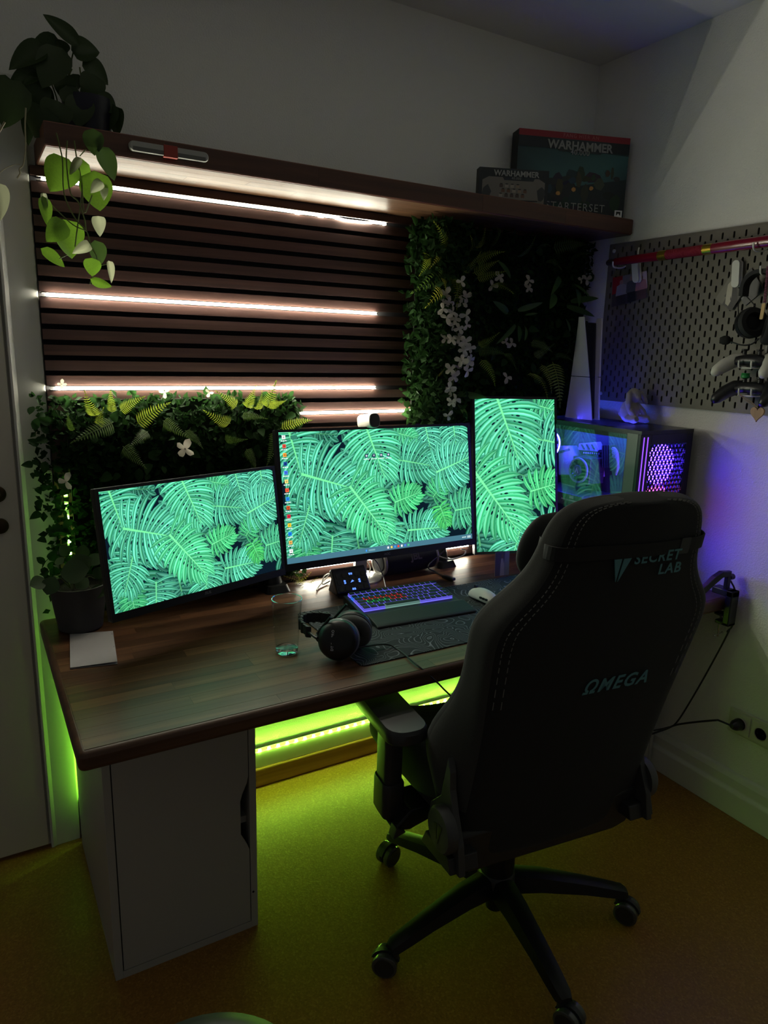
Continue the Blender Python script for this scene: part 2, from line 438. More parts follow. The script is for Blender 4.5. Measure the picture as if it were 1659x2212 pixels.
M_cab = mat('white_foil', (.44, .43, .39), .42)
def cabinet(name, label, x0, x1, y0, y1, door=True):
    t = thing(name, label, 'cabinet', ((x0+x1)/2, (y0+y1)/2, 0)); th = .018
    obj('side_panel', B().box(x0, x0+th, y0, y1, 0, .70), M_cab, t, w=True, bev=.001)
    obj('side_panel', B().box(x1-th, x1, y0, y1, 0, .70), M_cab, t, w=True, bev=.001)
    obj('bottom_panel', B().box(x0+th, x1-th, y0, y1, 0.0, .020), M_cab, t, w=True)
    obj('top_panel', B().box(x0+th, x1-th, y0, y1, .682, .70), M_cab, t, w=True)
    obj('back_panel', B().box(x0+th, x1-th, y1-.006, y1, .02, .682), M_cab, t, w=True)
    obj('shelf', B().box(x0+th, x1-th, y0+.03, y1-.006, .30, .318), M_cab, t, w=True)
    a, b_ = x0+th+.0025, x1-th-.002
    if door:
        poly = [(a, .0215), (b_, .0215), (b_, .238), (b_-.006, .256), (b_-.022, .29), (b_-.022, .385), (b_-.016, .405), (b_-.004, .432), (b_, .45), (b_, .6795), (a, .6795)]
        obj('door', B().prism(poly, lambda x, z: (x, y0+.017, z), lambda x, z: (x, y0, z)), M_cab, t, w=True, bev=.0008)
        obj('keyhole', B().lathe([(.003, 0), (.003, .001), (.0012, .0012), (.001, .0003)], 10, (x1-.012, y0, .108), (0, -1, 0)), M_felt, t, w=True)
    else:
        for k in range(5):
            z0 = .022+k*.132
            d = obj('drawer', B().box(a, b_, y0, y0+.018, z0, z0+.129), M_cab, t, w=True, bev=.001)
    return t
cabinet('storage_cabinet', 'white cabinet with cut-out door grip under the left end of the desk', .0165, .3765, -.601, -.045)
cabinet('drawer_unit', 'white drawer unit under the right end of the desk, almost hidden behind the chair', 1.558, 1.918, -.601, -.045, False)

SHX0, SHX1, SHY, SHZ0, SHZ1 = .034, 1.946, -.238, 1.9265, 1.979
M_shelf = wood('acacia_shelf', S(62, 42, 26), S(84, 57, 37), S(104, 74, 49), .42, 0, 1, .22)
shelf = thing('long_shelf', 'thick wooden wall shelf above the slat wall', 'shelf', (1.0, -.12, SHZ0))
obj('board', B().box(SHX0, SHX1, SHY, -.0005, SHZ0, SHZ1), wood('shelf_board', S(84, 48, 34), S(106, 62, 44), S(126, 78, 54), .42, 0, 1, 0), shelf, w=True, bev=.003)
sv2 = B().box(-.5, .5, -.5, .5, -.5, .5).mesh('stave'); sv2.materials.append(M_shelf)
for r in range(5):
    y = SHY+.003+(r+.5)*(.232/5); x = SHX0-rnd.random()*.3
    while x < SHX1:
        L = rnd.uniform(.3, .65); a, b_ = max(x, SHX0+.002), min(x+L, SHX1-.002)
        if b_-a > .02:
            obj('stave', sv2, None, shelf, w=True, M=Matrix.Translation(((a+b_)/2, y, SHZ0+.0005)) @ Matrix.Diagonal((b_-a-.0005, .232/5-.0006, .003, 1)))
        x += L
sv3 = B().box(-.5, .5, -.5, .5, -.5, .5).mesh('edge_stave'); sv3.materials.append(wood('shelf_edge', S(64, 38, 28), S(84, 50, 36), S(100, 62, 45), .45, 0, 1, .2))
for a, b_ in ((.034, .30), (.30, .71), (.71, 1.27), (1.27, 1.62), (1.62, 1.946)):
    obj('edge_stave', sv3, None, shelf, w=True, M=Matrix.Translation(((a+b_)/2, SHY-.0002, (SHZ0+SHZ1)/2)) @ Matrix.Diagonal((b_-a-.0006, .002, SHZ1-SHZ0-.006, 1)))

# ================================================================ monitors
def clip_poly(pts, cols, x0, x1, y0, y1):
    P = list(zip(pts, cols))
    for ax, lim, sg in ((0, x0, 1), (0, x1, -1), (1, y0, 1), (1, y1, -1)):
        out = []
        for i in range(len(P)):
            (a, ca), (b, cb) = P[i-1], P[i]
            ia, ib = sg*(a[ax]-lim) >= 0, sg*(b[ax]-lim) >= 0
            if ia != ib:
                t = (lim-a[ax])/(b[ax]-a[ax])
                out.append((tuple(a[k]+(b[k]-a[k])*t for k in range(2)), tuple(ca[k]+(cb[k]-ca[k])*t for k in range(3))))
            if ib: out.append((b, cb))
        P = out
        if len(P) < 3: return None, None
    return [p for p, _ in P], [c for _, c in P]

def lerp3(a, b, t): return tuple(a[i]+(b[i]-a[i])*t for i in range(3))
C_DARK, C_TEAL, C_GREEN, C_LIME, C_MINT = S(9, 24, 36), S(12, 98, 86), S(26, 160, 90), S(104, 214, 64), S(132, 255, 216)

def monstera(rr, base, tip, hw, n=9, tone=0.5, bright=1.0, back=True):
    """a split leaf as flat polygons: lobes that leave the midrib and arch towards the tip"""
    bx, by = base; dx, dy = tip[0]-bx, tip[1]-by; L = math.hypot(dx, dy); a0 = math.atan2(dy, dx)
    polys = []; holes = []; ribs = []
    body = lerp3(C_TEAL, C_GREEN, min(1, tone*1.3)); hi = lerp3(C_MINT, C_LIME, max(0, tone*1.5-.6)); ed = lerp3(C_DARK, body, .35)
    body = tuple(c*bright for c in body); hi = tuple(c*bright for c in hi)
    for sd in (1, -1):
        for i in range(n):
            t = (i+.4)/n; tj = t*.96
            px, py = bx+dx*tj, by+dy*tj
            lead = math.radians(128-104*t**.8)
            ll = hw*(.62+.60*math.sin(PI*min(1, .18+t*.82)))*(1.0 if i < n-1 else .6)*rr.uniform(.92, 1.06)
            wd = 1.06*L/n*(.80 if t > .8 else 1.0)*(.72+.5*math.sin(PI*t))
            rows = []; m = 7
            ang = a0+sd*lead; x, y = px, py
            for k in range(m):
                u = k/(m-1)
                nx, ny = -math.sin(ang), math.cos(ang)
                w = wd*(.62+.5*math.sin(PI*(.15+.62*u)))*(1 if u < .8 else max(.1, (1-u)/.2*.85+.12))/2
                rows.append((x, y, nx, ny, w, u))
                ang -= sd*rr.uniform(.07, .15)*(.5+u); x += math.cos(ang)*ll/(m-1); y += math.sin(ang)*ll/(m-1)
            offs = (-1, -.86, -.25, .15, .82, 1)
            sh = rr.uniform(.62, 1.2)
            for k in range(m-1):
                for j in range(5):
                    q = []; cl = []
                    for kk, jj in ((k, j), (k, j+1), (k+1, j+1), (k+1, j)):
                        X, Y, nx, ny, w, u = rows[kk]; o = offs[jj]
                        q.append((X+nx*w*o, Y+ny*w*o))
                        base_c = (ed, body, lerp3(body, hi, .85), body, lerp3(body, hi, .5), ed)[jj]
                        cl.append(tuple(c*sh*(.72+.42*math.sin(PI*min(1, u*.9+.1)))for c in base_c))
                    polys.append((q, cl))
            # pale vein of the lobe
            for k in range(m-2):
                X, Y, nx, ny, w, u = rows[k]; X2, Y2, nx2, ny2, w2, _ = rows[k+1]; e = L*.0045
                ribs.append(([(X-nx*e, Y-ny*e), (X+nx*e, Y+ny*e), (X2+nx2*e*.7, Y2+ny2*e*.7), (X2-nx2*e*.7, Y2-ny2*e*.7)], [tuple(c*bright*.55 for c in lerp3(C_LIME, C_MINT, .5))]*4))
            # small holes beside the midrib between two lobes
            if 0 < i < n-1:
                X, Y, nx, ny, w, u = rows[1]; X2, Y2 = rows[2][:2]
                for fr, sz in ((.2, .6), (1.0, 1.0)):
                    cx, cy = X+(X2-X)*fr+nx*w*.95, Y+(Y2-Y)*fr+ny*w*.95
                    ux, uy = X2-X, Y2-Y; ul = math.hypot(ux, uy); ux, uy = ux/ul, uy/ul
                    ra, rb = ll*.055*sz, wd*.13*sz
                    el = [(cx+ux*ra*math.cos(th)-uy*rb*math.sin(th), cy+uy*ra*math.cos(th)+ux*rb*math.sin(th)) for th in (2*PI*z/8 for z in range(8))]
                    holes.append((el, [C_DARK]*8))
    e = L*.012; nx, ny = -dy/L, dx/L
    mid = ([(bx-nx*e*1.6, by-ny*e*1.6), (bx+nx*e*1.6, by+ny*e*1.6), (tip[0]+nx*e*.3, tip[1]+ny*e*.3), (tip[0]-nx*e*.3, tip[1]-ny*e*.3)], [tuple(c*bright*.95 for c in lerp3(C_LIME, C_MINT, .45))]*4)
    return [polys, ribs, holes, [mid]]

def wallpaper():
    """layers of polygons in a 16 x 9 frame, y up"""
    rr = random.Random(11); layers = []
    for k in range(34):                                  # dark leaves deep behind
        x, y = rr.uniform(-1, 17), rr.uniform(-1, 10); a = rr.uniform(0, 2*PI); L = rr.uniform(2.0, 3.4)
        layers += monstera(rr, (x, y), (x+math.cos(a)*L, y+math.sin(a)*L), L*.5, 6, rr.random()*.4, .42)
    #        base            tip            half width lobes tone bright
    for bs, tp, hw, n, tn, br in (
        ((1.1, 2.4), (.7, -1.2), 1.5, 8, .25, .75), ((3.6, 1.6), (3.2, -1.6), 1.9, 9, .2, .85), ((1.5, 1.4), (1.6, -1.0), 1.1, 7, .7, .75),
        ((2.1, 4.2), (1.0, 1.3), 1.6, 8, .3, .85), ((.7, 9.4), (1.7, 5.3), 1.9, 9, .35, .95), ((1.5, 6.1), (6.1, 4.6), 2.5, 11, .25, 1.0),
        ((11.9, 9.6), (12.5, 6.9), 1.3, 7, .1, 1.0), ((14.6, 9.8), (14.9, 6.7), 1.4, 8, .2, .95), ((9.2, 8.7), (11.2, 8.2), .8, 6, .6, .9),
        ((9.2, 6.7), (12.6, 6.0), 1.7, 9, .25, .85), ((6.6, 9.8), (8.2, 5.4), 2.2, 11, .45, 1.05), ((12.4, 3.6), (13.6, 4.9), 1.0, 6, .7, .8),
        ((8.4, 1.9), (7.6, -.9), 1.7, 9, .35, .95), ((9.9, 1.3), (13.4, 1.2), 1.5, 9, .3, 1.0), ((13.0, 2.9), (13.6, 1.3), .9, 6, .95, 1.0),
        ((14.4, 2.4), (17.2, 2.6), 1.5, 8, .5, .95), ((12.8, 5.5), (16.4, 6.6), 1.9, 10, .15, 1.1),
        ((8.9, 3.5), (11.2, 4.1), 1.15, 7, .75, 1.0), ((5.2, 5.0), (8.0, 1.3), 2.0, 11, .6, 1.1)):
        layers += monstera(rr, bs, tp, hw, n+3, tn, br)
    return layers
WALL = wallpaper()

def screen_mesh(name, W, H, u0, u1, v0, v1, extra=None):
    """crop of the wallpaper as flat layers on a screen of W x H metres, picture plane x/z, facing -y"""
    polys = [([(-W/2, 0, -H/2), (W/2, 0, -H/2), (W/2, 0, H/2), (-W/2, 0, H/2)], C_DARK)]
    e = 1.6e-5; k = 1
    for ly in WALL+(extra or []):
        k += 1
        for pts, cl in ly:
            p, c = clip_poly(pts, cl, u0, u1, v0, v1)
            if p: polys.append(([((x-u0)/(u1-u0)*W-W/2, -e*k, (y-v0)/(v1-v0)*H-H/2) for x, y in p], c))
    return colored_mesh(name, polys)

def quad2(x0, x1, y0, y1, c): return ([(x0, y0), (x1, y0), (x1, y1), (x0, y1)], [c]*4)

M_plastic = mat('black_plastic', (.012, .012, .013), .38)
M_matte = mat('matte_black', (.014, .014, .015), .6)
M_scr = attr_mat('screen_glow', SCREEN)
def mon_matrix(c, yaw, tilt):
    x = Vector((math.cos(yaw), math.sin(yaw), 0)); n = Vector((math.sin(yaw), -math.cos(yaw), 0)); u = Vector((0, 0, 1))
    n2 = n*math.cos(tilt)+u*math.sin(tilt); z = u*math.cos(tilt)-n*math.sin(tilt)
    return axes_matrix(c, x, -n2, z)
def monitor(label, c, yaw, tilt, W, H, bl, br, bt, bb, crop, logo, extra=None, vertical=False):
    """W x H picture, bezels left/right/top/bottom"""
    M = mon_matrix(c, yaw, tilt)
    t = thing('monitor', label, 'monitor', M=M)
    obj('housing', B().box(-W/2-bl, W/2+br, .004, .024, -H/2-bb, H/2+bt), M_plastic, t, bev=.003)
    obj('bezel', B().box(-W/2-bl, -W/2, -.001, .004, -H/2-bb, H/2+bt).box(W/2, W/2+br, -.001, .004, -H/2-bb, H/2+bt)
        .box(-W/2, W/2, -.001, .004, H/2, H/2+bt).box(-W/2, W/2, -.001, .004, -H/2-bb, -H/2), M_plastic, t)
    obj('rear_shell', B().loft([[(x*s, y, z*s) for x, z in rrect(W*.8, H*.8, .03)] for s, y in ((1.0, .024), (.92, .042), (.5, .05))]), M_matte, t, smooth=True)
    obj('screen', screen_mesh('screen', W, H, *crop, extra=extra), M_scr, t, M=Matrix.Translation((0, .0035, 0)))
    tm = text_mesh('brand_lettering', logo, .0075 if vertical else .0105, .0003, bold=.0002)
    R = Matrix.Rotation(PI/2, 4, 'X')
    if vertical: obj('brand_lettering', tm, mat('grey_print', (.20, .20, .20), .5), t, M=Matrix.Translation((W/2+br/2, -.0014, 0)) @ Matrix.Rotation(-PI/2, 4, 'Y') @ R)
    else: obj('brand_lettering', tm, mat('grey_print', (.20, .20, .20), .5), t, M=Matrix.Translation((0, -.0014, -H/2-bb*.5)) @ R)
    return t, M

# desktop symbols of the middle screen: flat print on the screen
ic = []
rr = random.Random(5)
cols = [S(225,225,225), S(210,70,60), S(230,150,60), S(30,60,140), S(70,110,220), S(225,205,120), S(230,90,60), S(40,130,220), S(200,80,40), S(205,40,60), S(225,190,50), S(30,120,220), S(220,170,90), S(235,235,235)]
for k, c in enumerate(cols):
    x, y = .36, 8.66-k*.60
    ic.append(quad2(x-.13, x+.13, y-.12, y+.14, c)); ic.append(quad2(x-.05, x+.06, y-.05, y+.06, tuple(q*.35 for q in c)))
    for j in range(3): ic.append(quad2(x-.22+j*.15, x-.10+j*.15, y-.26, y-.20, S(225, 235, 235)))
ic.append(quad2(.86, 1.36, 8.5, 8.76, S(50, 120, 100)))
for k in range(4):
    x, y = 6.72+k*.62, 7.08-k*.0
    ic.append(quad2(x-.13, x+.13, y-.13, y+.13, S(28, 46, 78))); ic.append(quad2(x-.06, x+.07, y-.06, y+.07, S(225, 235, 240)))
    for j in range(4): ic.append(quad2(x-.24+j*.13, x-.14+j*.13, y-.27, y-.21, S(215, 235, 230)))
bar = [quad2(0, 16, 0, .40, S(66, 110, 128))]
bi = [quad2(6.2, 6.32, .12, .26, S(60, 140, 225)), quad2(6.45, 7.0, .13, .25, S(110, 150, 160))]
for k, c in enumerate((S(225, 225, 225), S(230, 200, 90), S(60, 140, 225), S(220, 60, 50), S(230, 230, 235), S(70, 120, 210), S(60, 190, 130))):
    bi.append(quad2(8.05+k*.3, 8.2+k*.3, .12, .28, c))
bi += [quad2(15.0+k*.14, 15.1+k*.14, .15, .24, S(190, 215, 215)) for k in range(3)]+[quad2(15.5, 15.85, .2, .27, S(190, 215, 215)), quad2(15.5, 15.85, .11, .17, S(190, 215, 215))]

mc, MC = monitor('large middle monitor showing green monstera leaves with a desktop and taskbar', (.9645, -.199, 1.0607), .0132, .1605, .698, .3926, .010, .010, .008, .022, (0, 16, 0, 9), 'AOC', [ic, bar, bi])
ml, ML = monitor('left monitor turned inwards showing green monstera leaves', (.3372, -.3126, 1.008), .3187, .1504, .527, .2964, .009, .009, .008, .020, (0, 16, 0, 9), '/SUS')
mp, MP = monitor('upright monitor on the right showing green monstera leaves', (1.4995, -.2181, 1.0784), -.3016, .201, .30375, .540, .008, .009, .009, .009, (5.47, 10.53, 0, 9), '/SUS', None, True)

M_steel = mat('brushed_steel', (.55, .55, .54), .3, .9)
# silver stand of the middle monitor
p = at(697, 1247, z=DZ1)
obj('stand_foot', B().lathe([(.075, 0), (.075, .006), (.070, .009), (.02, .010)], 32, (.93, -.115, DZ1)), M_steel, mc, w=True, smooth=True)
obj('stand_pillar', B().box(.908, .952, -.125, -.105, DZ1+.008, 1.10), M_steel, mc, w=True, bev=.003)
obj('stand_mount', B().box(.89, .97, -.15, -.11, 1.02, 1.12), M_matte, mc, w=True, bev=.004)
# clamp arms of the two side monitors
def arm(mon, base, Mm, bend):
    b = Vector(base); e = Mm @ Vector((0, .05, 0)); k = Vector(bend)
    o = obj('arm_base', B().prism(rrect(.085, .11, .02), lambda x, y: (b.x+x, b.y+y, DZ1), lambda x, y: (b.x+x*.8, b.y+y*.8, DZ1+.022))
        .lathe([(.028, .022), (.022, .05), (.019, .06), (.019, .20), (.024, .205), (.024, .225)], 20, (b.x, b.y, DZ1)), M_plastic, mon, w=True, smooth=True)
    obj('arm', B().tube([(b.x, b.y, DZ1+.20), k, k+(e-k)*.55, e], [.018, .018, .017, .022], 10), M_plastic, mon, w=True, smooth=True)
arm(ml, (.63, -.085, DZ1), ML, (.50, -.12, .985))
arm(mp, (1.275, -.095, DZ1), MP, (1.38, -.10, 1.03))

# camera on top of the middle monitor
wc = thing('webcam', 'silver tube-shaped webcam clipped on top of the middle monitor', 'webcam', M=MC @ Matrix.Translation((-.035, 0, .208)))
rings = [[(x*s, y, z*s+.014) for x, z in rrect(.040, .046, .016)] for s, y in ((.9, .052), (1, .048), (1, -.024), (.97, -.028))]
obj('body', B().loft(rings), mat('webcam_silver', (.62, .58, .52), .35, .3), wc, smooth=True)
obj('front_glass', B().loft([[(x*s, y, z*s+.014) for x, z in rrect(.037, .043, .015)] for s, y in ((1, -.0275), (.95, -.0305), (.6, -.031))]), mat('dark_glass', (.03, .027, .028), .15), wc, smooth=True)
obj('clip', B().box(-.012, .012, -.006, .05, -.012, -.008).box(-.010, .010, .030, .034, -.05, -.008), M_matte, wc)

# ================================================================ plant panels
M_leafd = mat('dark_leaf', (.013, .036, .008), .85, spec=.15, trans=.2, noise=(30, .4))
M_ivy = mat('ivy_leaf', (.020, .056, .013), .7, spec=.2, trans=.25)
M_fern = mat('fern_leaf', (.17, .22, .02), .5, trans=.45)
M_fernd = mat('dark_fern_leaf', (.06, .11, .016), .5, trans=.40)
M_fernm = mat('yellow_fern_leaf', (.22, .22, .022), .5, trans=.40)
M_strap = mat('strap_leaf', (.055, .12, .028), .4, trans=.3)
M_petal = mat('white_petal', (.50, .46, .38), .6, trans=.35)
M_stem = mat('green_stem', (.10, .13, .03), .6)

def frond_mesh(seed, m, n=15):
    """fern frond, unit length: curved rib with narrowing leaflets"""
    r = random.Random(seed); b = B(); pts = []
    for k in range(n+1):
        t = k/n; pts.append(Vector((.05*math.sin(t*2.2+seed), t, .10*math.sin(t*PI)-.16*t*t)))
    b.tube(pts[::3]+[pts[-1]], .008, 4)
    for k in range(1, n):
        t = k/n; w = .20*(math.sin(PI*min(1, .30+.70*t))**.7)*(1.06-t*.55)*r.uniform(.88, 1.06); p = pts[k]
        for s in (-1, 1):
            a = Vector((s*w, w*.42, -.05*w)); h = Vector((0, .030, .004)); nz = Vector((0, 0, .012))
            b.add([p-h*.45, p+a*.55-h*.62+nz, p+a-nz, p+a*.5+h*.72+nz, p+h*.55], [(0, 1, 2, 3, 4) if s > 0 else (4, 3, 2, 1, 0)])
    p = pts[-1]; b.add([p+Vector((-.02, -.04, 0)), p+Vector((.02, -.04, 0)), p+Vector((0, .05, -.02))], [(0, 1, 2)])
    me = b.mesh('fern_frond'); me.materials.append(m); return me
def blade_mesh(name, m, w, prof, bend=-.2, fold=.10, n=8, lobes=None):
    """simple leaf, unit length, half width w*prof(t); folded along its midrib and bent"""
    b = B(); rings = []
    for k in range(n+1):
        t = k/n; hw = w*prof(t); y = t+(lobes(t) if lobes else 0)
        z = bend*t*t
        rings.append([(-hw, y, z+fold*hw*2), (-hw*.5, y, z+fold*hw*.7), (0, t, z), (hw*.5, y, z+fold*hw*.7), (hw, y, z+fold*hw*2)])
    b.loft(rings, caps=False, closed=False); me = b.mesh(name)
    for p in me.polygons: p.use_smooth = True
    me.materials.append(m); return me
def heart(t):                       # heart-shaped outline
    return (max(0, t)**.42)*((1-t)**.85)*1.95
def oval(t): return math.sin(PI*min(1, max(0, t)))**.75
def lance(t): return (t+.04)**.5*(1-t)**.8*1.75
def petal(t): return (t+.02)**.6*(1-t)**.35*1.55

FR = [frond_mesh(s, M_fern) for s in (1, 2, 3)]
FRD = [frond_mesh(s, M_fernd, 17) for s in (4, 5, 6)]
FRY = [frond_mesh(s, M_fernm, 9) for s in (7,)]
ST = [blade_mesh('strap_leaf', M_strap, .11, lance, -.25), blade_mesh('strap_leaf', M_strap, .14, lance, -.1)]
IV = [blade_mesh('leaf', M_ivy, .40, heart, -.25, .15, 6), blade_mesh('leaf', M_ivy, .34, oval, -.2, .12, 5)]

def flower_mesh(seed, np):
    r = random.Random(seed); b = B()
    for k in range(np):
        a = 2*PI*k/np+r.uniform(-.25, .25); L = r.uniform(.8, 1.05); ca, sa = math.cos(a), math.sin(a); rings = []
        for i in range(6):
            t = i/5; hw = .36*petal(t)*L; z = .30*t-.35*t*t+r.uniform(-.01, .01)
            rings.append([(ca*t*L-sa*s*hw, sa*t*L+ca*s*hw, z+abs(s)*hw*.25) for s in (-1, 0, 1)])
        b.loft(rings, caps=False, closed=False)
    b.ball((0, 0, .05), .08, 6, 4)
    me = b.mesh('flower'); me.materials.append(M_petal)
    for p in me.polygons: p.use_smooth = True
    return me
FL = [flower_mesh(1, 4), flower_mesh(2, 3), flower_mesh(3, 4), flower_mesh(4, 3)]

def foliage(seed, n, x0, x1, z0, z1, y0, y1, smin, smax, keep=None):
    """thousands of small leaves, one mesh"""
    r = random.Random(seed); b = B()
    i = 0
    while i < n:
        x, z = r.uniform(x0, x1), r.uniform(z0, z1)
        if keep and r.random() > keep(x, z): i += 1; continue
        y = r.uniform(y1, y0); L = r.uniform(smin, smax)
        d = Vector((r.gauss(0, 1), -abs(r.gauss(.5, .6)), r.gauss(.1, 1))).normalized()
        f = Vector((r.gauss(0, .6), -1, r.gauss(.4, .6))); s = d.cross(f).normalized(); nn = s.cross(d)
        p = Vector((x, y, z)); w = L*r.uniform(.26, .36)
        b.add([p, p+d*L*.45+s*w+nn*w*.3, p+d*L, p+d*L*.45-s*w+nn*w*.3, p+d*L*.5], [(0, 1, 4), (1, 2, 4), (2, 3, 4), (3, 0, 4)])
        i += 1
    return b

def P(o, sc): return lambda x, y: (o[0]+x/sc, o[1]+y/sc)
def fronds(parent, conv, lst, meshes, name, y0=-.085, y1=-.150, rs=9, wid=1.0):
    r = random.Random(rs)
    for a, b_, c, d in lst:
        p0 = at(*conv(a, b_), y=y0+r.uniform(-.01, .01)); p1 = at(*conv(c, d), y=y1+r.uniform(-.03, .025))
        obj(name, r.choice(meshes), None, parent, w=True, M=leaf_matrix(p0, p1, (r.uniform(-.35, .2), -1, r.uniform(-.1, .55)), wid*r.uniform(.9, 1.15)))
def flowers(parent, conv, lst, y=-.13, sz=.024, rs=2):
    r = random.Random(rs)
    for a, b_ in lst:
        p = at(*conv(a, b_), y=y+r.uniform(-.018, .018)); s = sz*r.uniform(.85, 1.15)
        f = Vector((r.uniform(-.7, .2), -1, r.uniform(-.4, .4))).normalized(); x = f.cross(Vector((0, 0, 1))).normalized(); u = x.cross(f); th = r.uniform(0, 6.3)
        X = x*math.cos(th)+u*math.sin(th); Y = f.cross(X)
        obj('flower', r.choice(FL), None, parent, w=True, M=axes_matrix(p, X*s, Y*s, f*s))
def big_leaves(parent, n, x0, x1, z0, z1, rs, s0=.022, s1=.04, keep=None):
    r = random.Random(rs)
    for k in range(n):
        x, z = r.uniform(x0, x1), r.uniform(z0, z1)
        if keep and r.random() > keep(x, z): continue
        p = Vector((x, r.uniform(-.082, -.06), z))
        d = Vector((r.gauss(0, .8), -abs(r.gauss(.3, .4)), r.gauss(-.1, .8))).normalized()*r.uniform(s0, s1)
        obj('leaf', r.choice(IV), None, parent, w=True, M=leaf_matrix(p, p+d, (r.uniform(-.6, .3), -1, r.uniform(0, .8))))

# --- panel under the right half of the shelf
gr = thing('plant_panel', 'artificial plant panel with ferns and white blossoms under the shelf, right of the slats', 'plant panel', (1.55, -.03, 1.28), group='artificial plant panels')
obj('backing_mat', B().box(1.165, 1.935, -.034, -.0265, 1.275, 1.915), mat('plant_mat', (.006, .012, .005), .9), gr, w=True)
obj('foliage', foliage(21, 5200, 1.150, 1.938, 1.255, 1.918, -.036, -.070, .016, .030), M_leafd, gr, w=True, kind='stuff')
obj('foliage', foliage(23, 1500, 1.148, 1.30, 1.262, 1.905, -.07, -.165, .018, .034), M_leafd, gr, w=True, kind='stuff')
cR = P((880, 450), 3.7705)
fronds(gr, cR, [(480,380,545,250),(560,330,655,190),(450,520,610,380),(560,440,770,355),(530,520,740,420),(560,560,790,510),
   (700,620,840,660),(290,360,260,125),(185,385,115,515),(570,1110,740,1045),(600,1230,720,1430),(1000,1340,1150,1500),(1200,1250,1270,1590),(1100,1270,1200,1480),(400,560,405,785)], FR, 'fern_frond', wid=1.1, y0=-.12, y1=-.19)
fronds(gr, cR, [(340,350,345,180),(320,480,90,640),(910,400,1060,260),(1060,330,1160,280),(1180,340,1470,290),(1130,430,1265,470),
   (570,1180,800,1160),(800,1180,900,1280),(1000,1100,1190,1160),(1040,1220,1180,1110),(1290,1190,1335,1100),(270,1290,370,1240),(1200,1200,1350,1230),(1330,420,1480,350),(700,260,760,180)], FRD, 'fern_frond', rs=4, wid=1.15, y0=-.095, y1=-.16)
fronds(gr, cR, [(275,380,200,480),(290,570,325,660),(280,660,190,790),(245,1370,300,1310)], FRY, 'fern_frond', rs=5, y0=-.16, y1=-.19)
fronds(gr, cR, [(820,850,720,760),(900,830,1110,770),(960,870,1050,850),(880,950,780,1090),(910,960,920,1080),(950,950,1010,1040),(1330,760,1590,710),(1300,800,1560,870),
   (1240,560,1220,650),(1360,620,1500,690),(1380,660,1430,750),(1290,900,1340,990),(1200,700,1180,800),(840,560,760,420),(400,1510,650,1540),(380,1600,255,1690),(420,1600,495,1700),(430,1080,270,1130)], ST, 'strap_leaf', y0=-.09, y1=-.155, rs=6)
FLY = -.178
flowers(gr, cR, [(310,700),(440,600),(470,720),(440,780),(330,770),(290,820),(360,850),(320,890),(390,900),(370,950),(420,980),(310,1060),(360,1070),(420,1060),(470,1085),(510,1140),(460,1150),
   (440,1240),(490,1260),(510,1230),(350,1310),(400,1300),(490,1320),(380,1370),(345,1460),(350,1490),(390,1560),(360,1580),(330,1690),(480,870),(485,950)], y=FLY)
flowers(gr, cR, [(750,560),(690,630),(990,590),(985,650),(1415,580),(1460,580),(800,1090),(850,1100),(810,1380)], rs=3, sz=.022, y=-.11)
obj('blossom_stem', B().tube(smooth_path([at(*cR(*q), y=-.165) for q in ((440,600),(380,760),(340,900),(400,1010),(450,1150),(430,1300),(370,1420),(375,1560),(345,1740))]), .0012, 5), M_stem, gr, w=True)
big_leaves(gr, 110, 1.16, 1.92, 1.27, 1.91, 31)
big_leaves(gr, 26, 1.150, 1.20, 1.27, 1.91, 32)
big_leaves(gr, 44, 1.118, 1.165, 1.27, 1.90, 33, .024, .042)
obj('foliage', foliage(24, 420, 1.112, 1.17, 1.262, 1.9, -.04, -.15, .02, .036), M_leafd, gr, w=True, kind='stuff')

# --- panel behind the left monitor
def keepL(x, z):
    if z > 1.345 and x > .70: return .2
    if x < .10 and z < 1.12 and x > .0: return .7
    if x < 0 and z < 1.12: return .4
    if x > .735: return .3
    return 1
gl = thing('plant_panel', 'artificial plant panel with ferns rising behind the left monitor', 'plant panel', (.36, -.03, .75), group='artificial plant panels')
obj('backing_mat', B().box(.06, .735, -.034, -.0265, .76, 1.345), mat('plant_mat', (.006, .012, .005), .9), gl, w=True)
obj('foliage', foliage(22, 4600, -.022, .75, .76, 1.352, -.036, -.066, .016, .030, keepL), M_leafd, gl, w=True, kind='stuff')
cL = P((40, 800), 2.5136)
fronds(gl, cL, [(420,250,370,125),(500,230,495,105),(550,220,678,155),(430,300,458,222),(640,290,818,190),(1150,290,1028,222),(1180,205,1098,113),(1230,200,1292,103),
   (1290,215,1335,130),(1340,200,1402,85),(1350,190,1448,165),(1420,315,1592,272)], FR, 'fern_frond', rs=7, wid=1.15, y0=-.10, y1=-.145)
fronds(gl, cL, [(300,330,265,240),(505,270,315,390),(780,280,925,362),(1210,255,1340,250),(1120,380,1225,375),(1392,330,1372,515),(1230,430,1300,535),(560,420,690,520),(900,330,1000,420),(700,330,620,420)], FRD, 'fern_frond', rs=8, wid=1.1, y0=-.10, y1=-.15)
flowers(gl, cL, [(905,425),(258,605)], sz=.030, y=-.13)
flowers(gl, cL, [(795,120),(1035,120),(235,75)], sz=.016, y=-.10, rs=8)
big_leaves(gl, 110, -.01, .73, .80, 1.36, 41, keep=keepL)
big_leaves(gl, 46, -.022, .70, 1.340, 1.362, 42, .014, .026)
big_leaves(gl, 40, -.035, .03, .82, 1.34, 43, .022, .036)
fronds(gl, P((0, 0), 1), [(640,1262,668,1240),(650,1262,640,1240),(655,1262,685,1250),(645,1260,622,1248),(548,1262,540,1247),(552,1264,556,1248),(545,1266,530,1256)], FRY, 'fern_frond', y0=-.06, y1=-.10, rs=9)

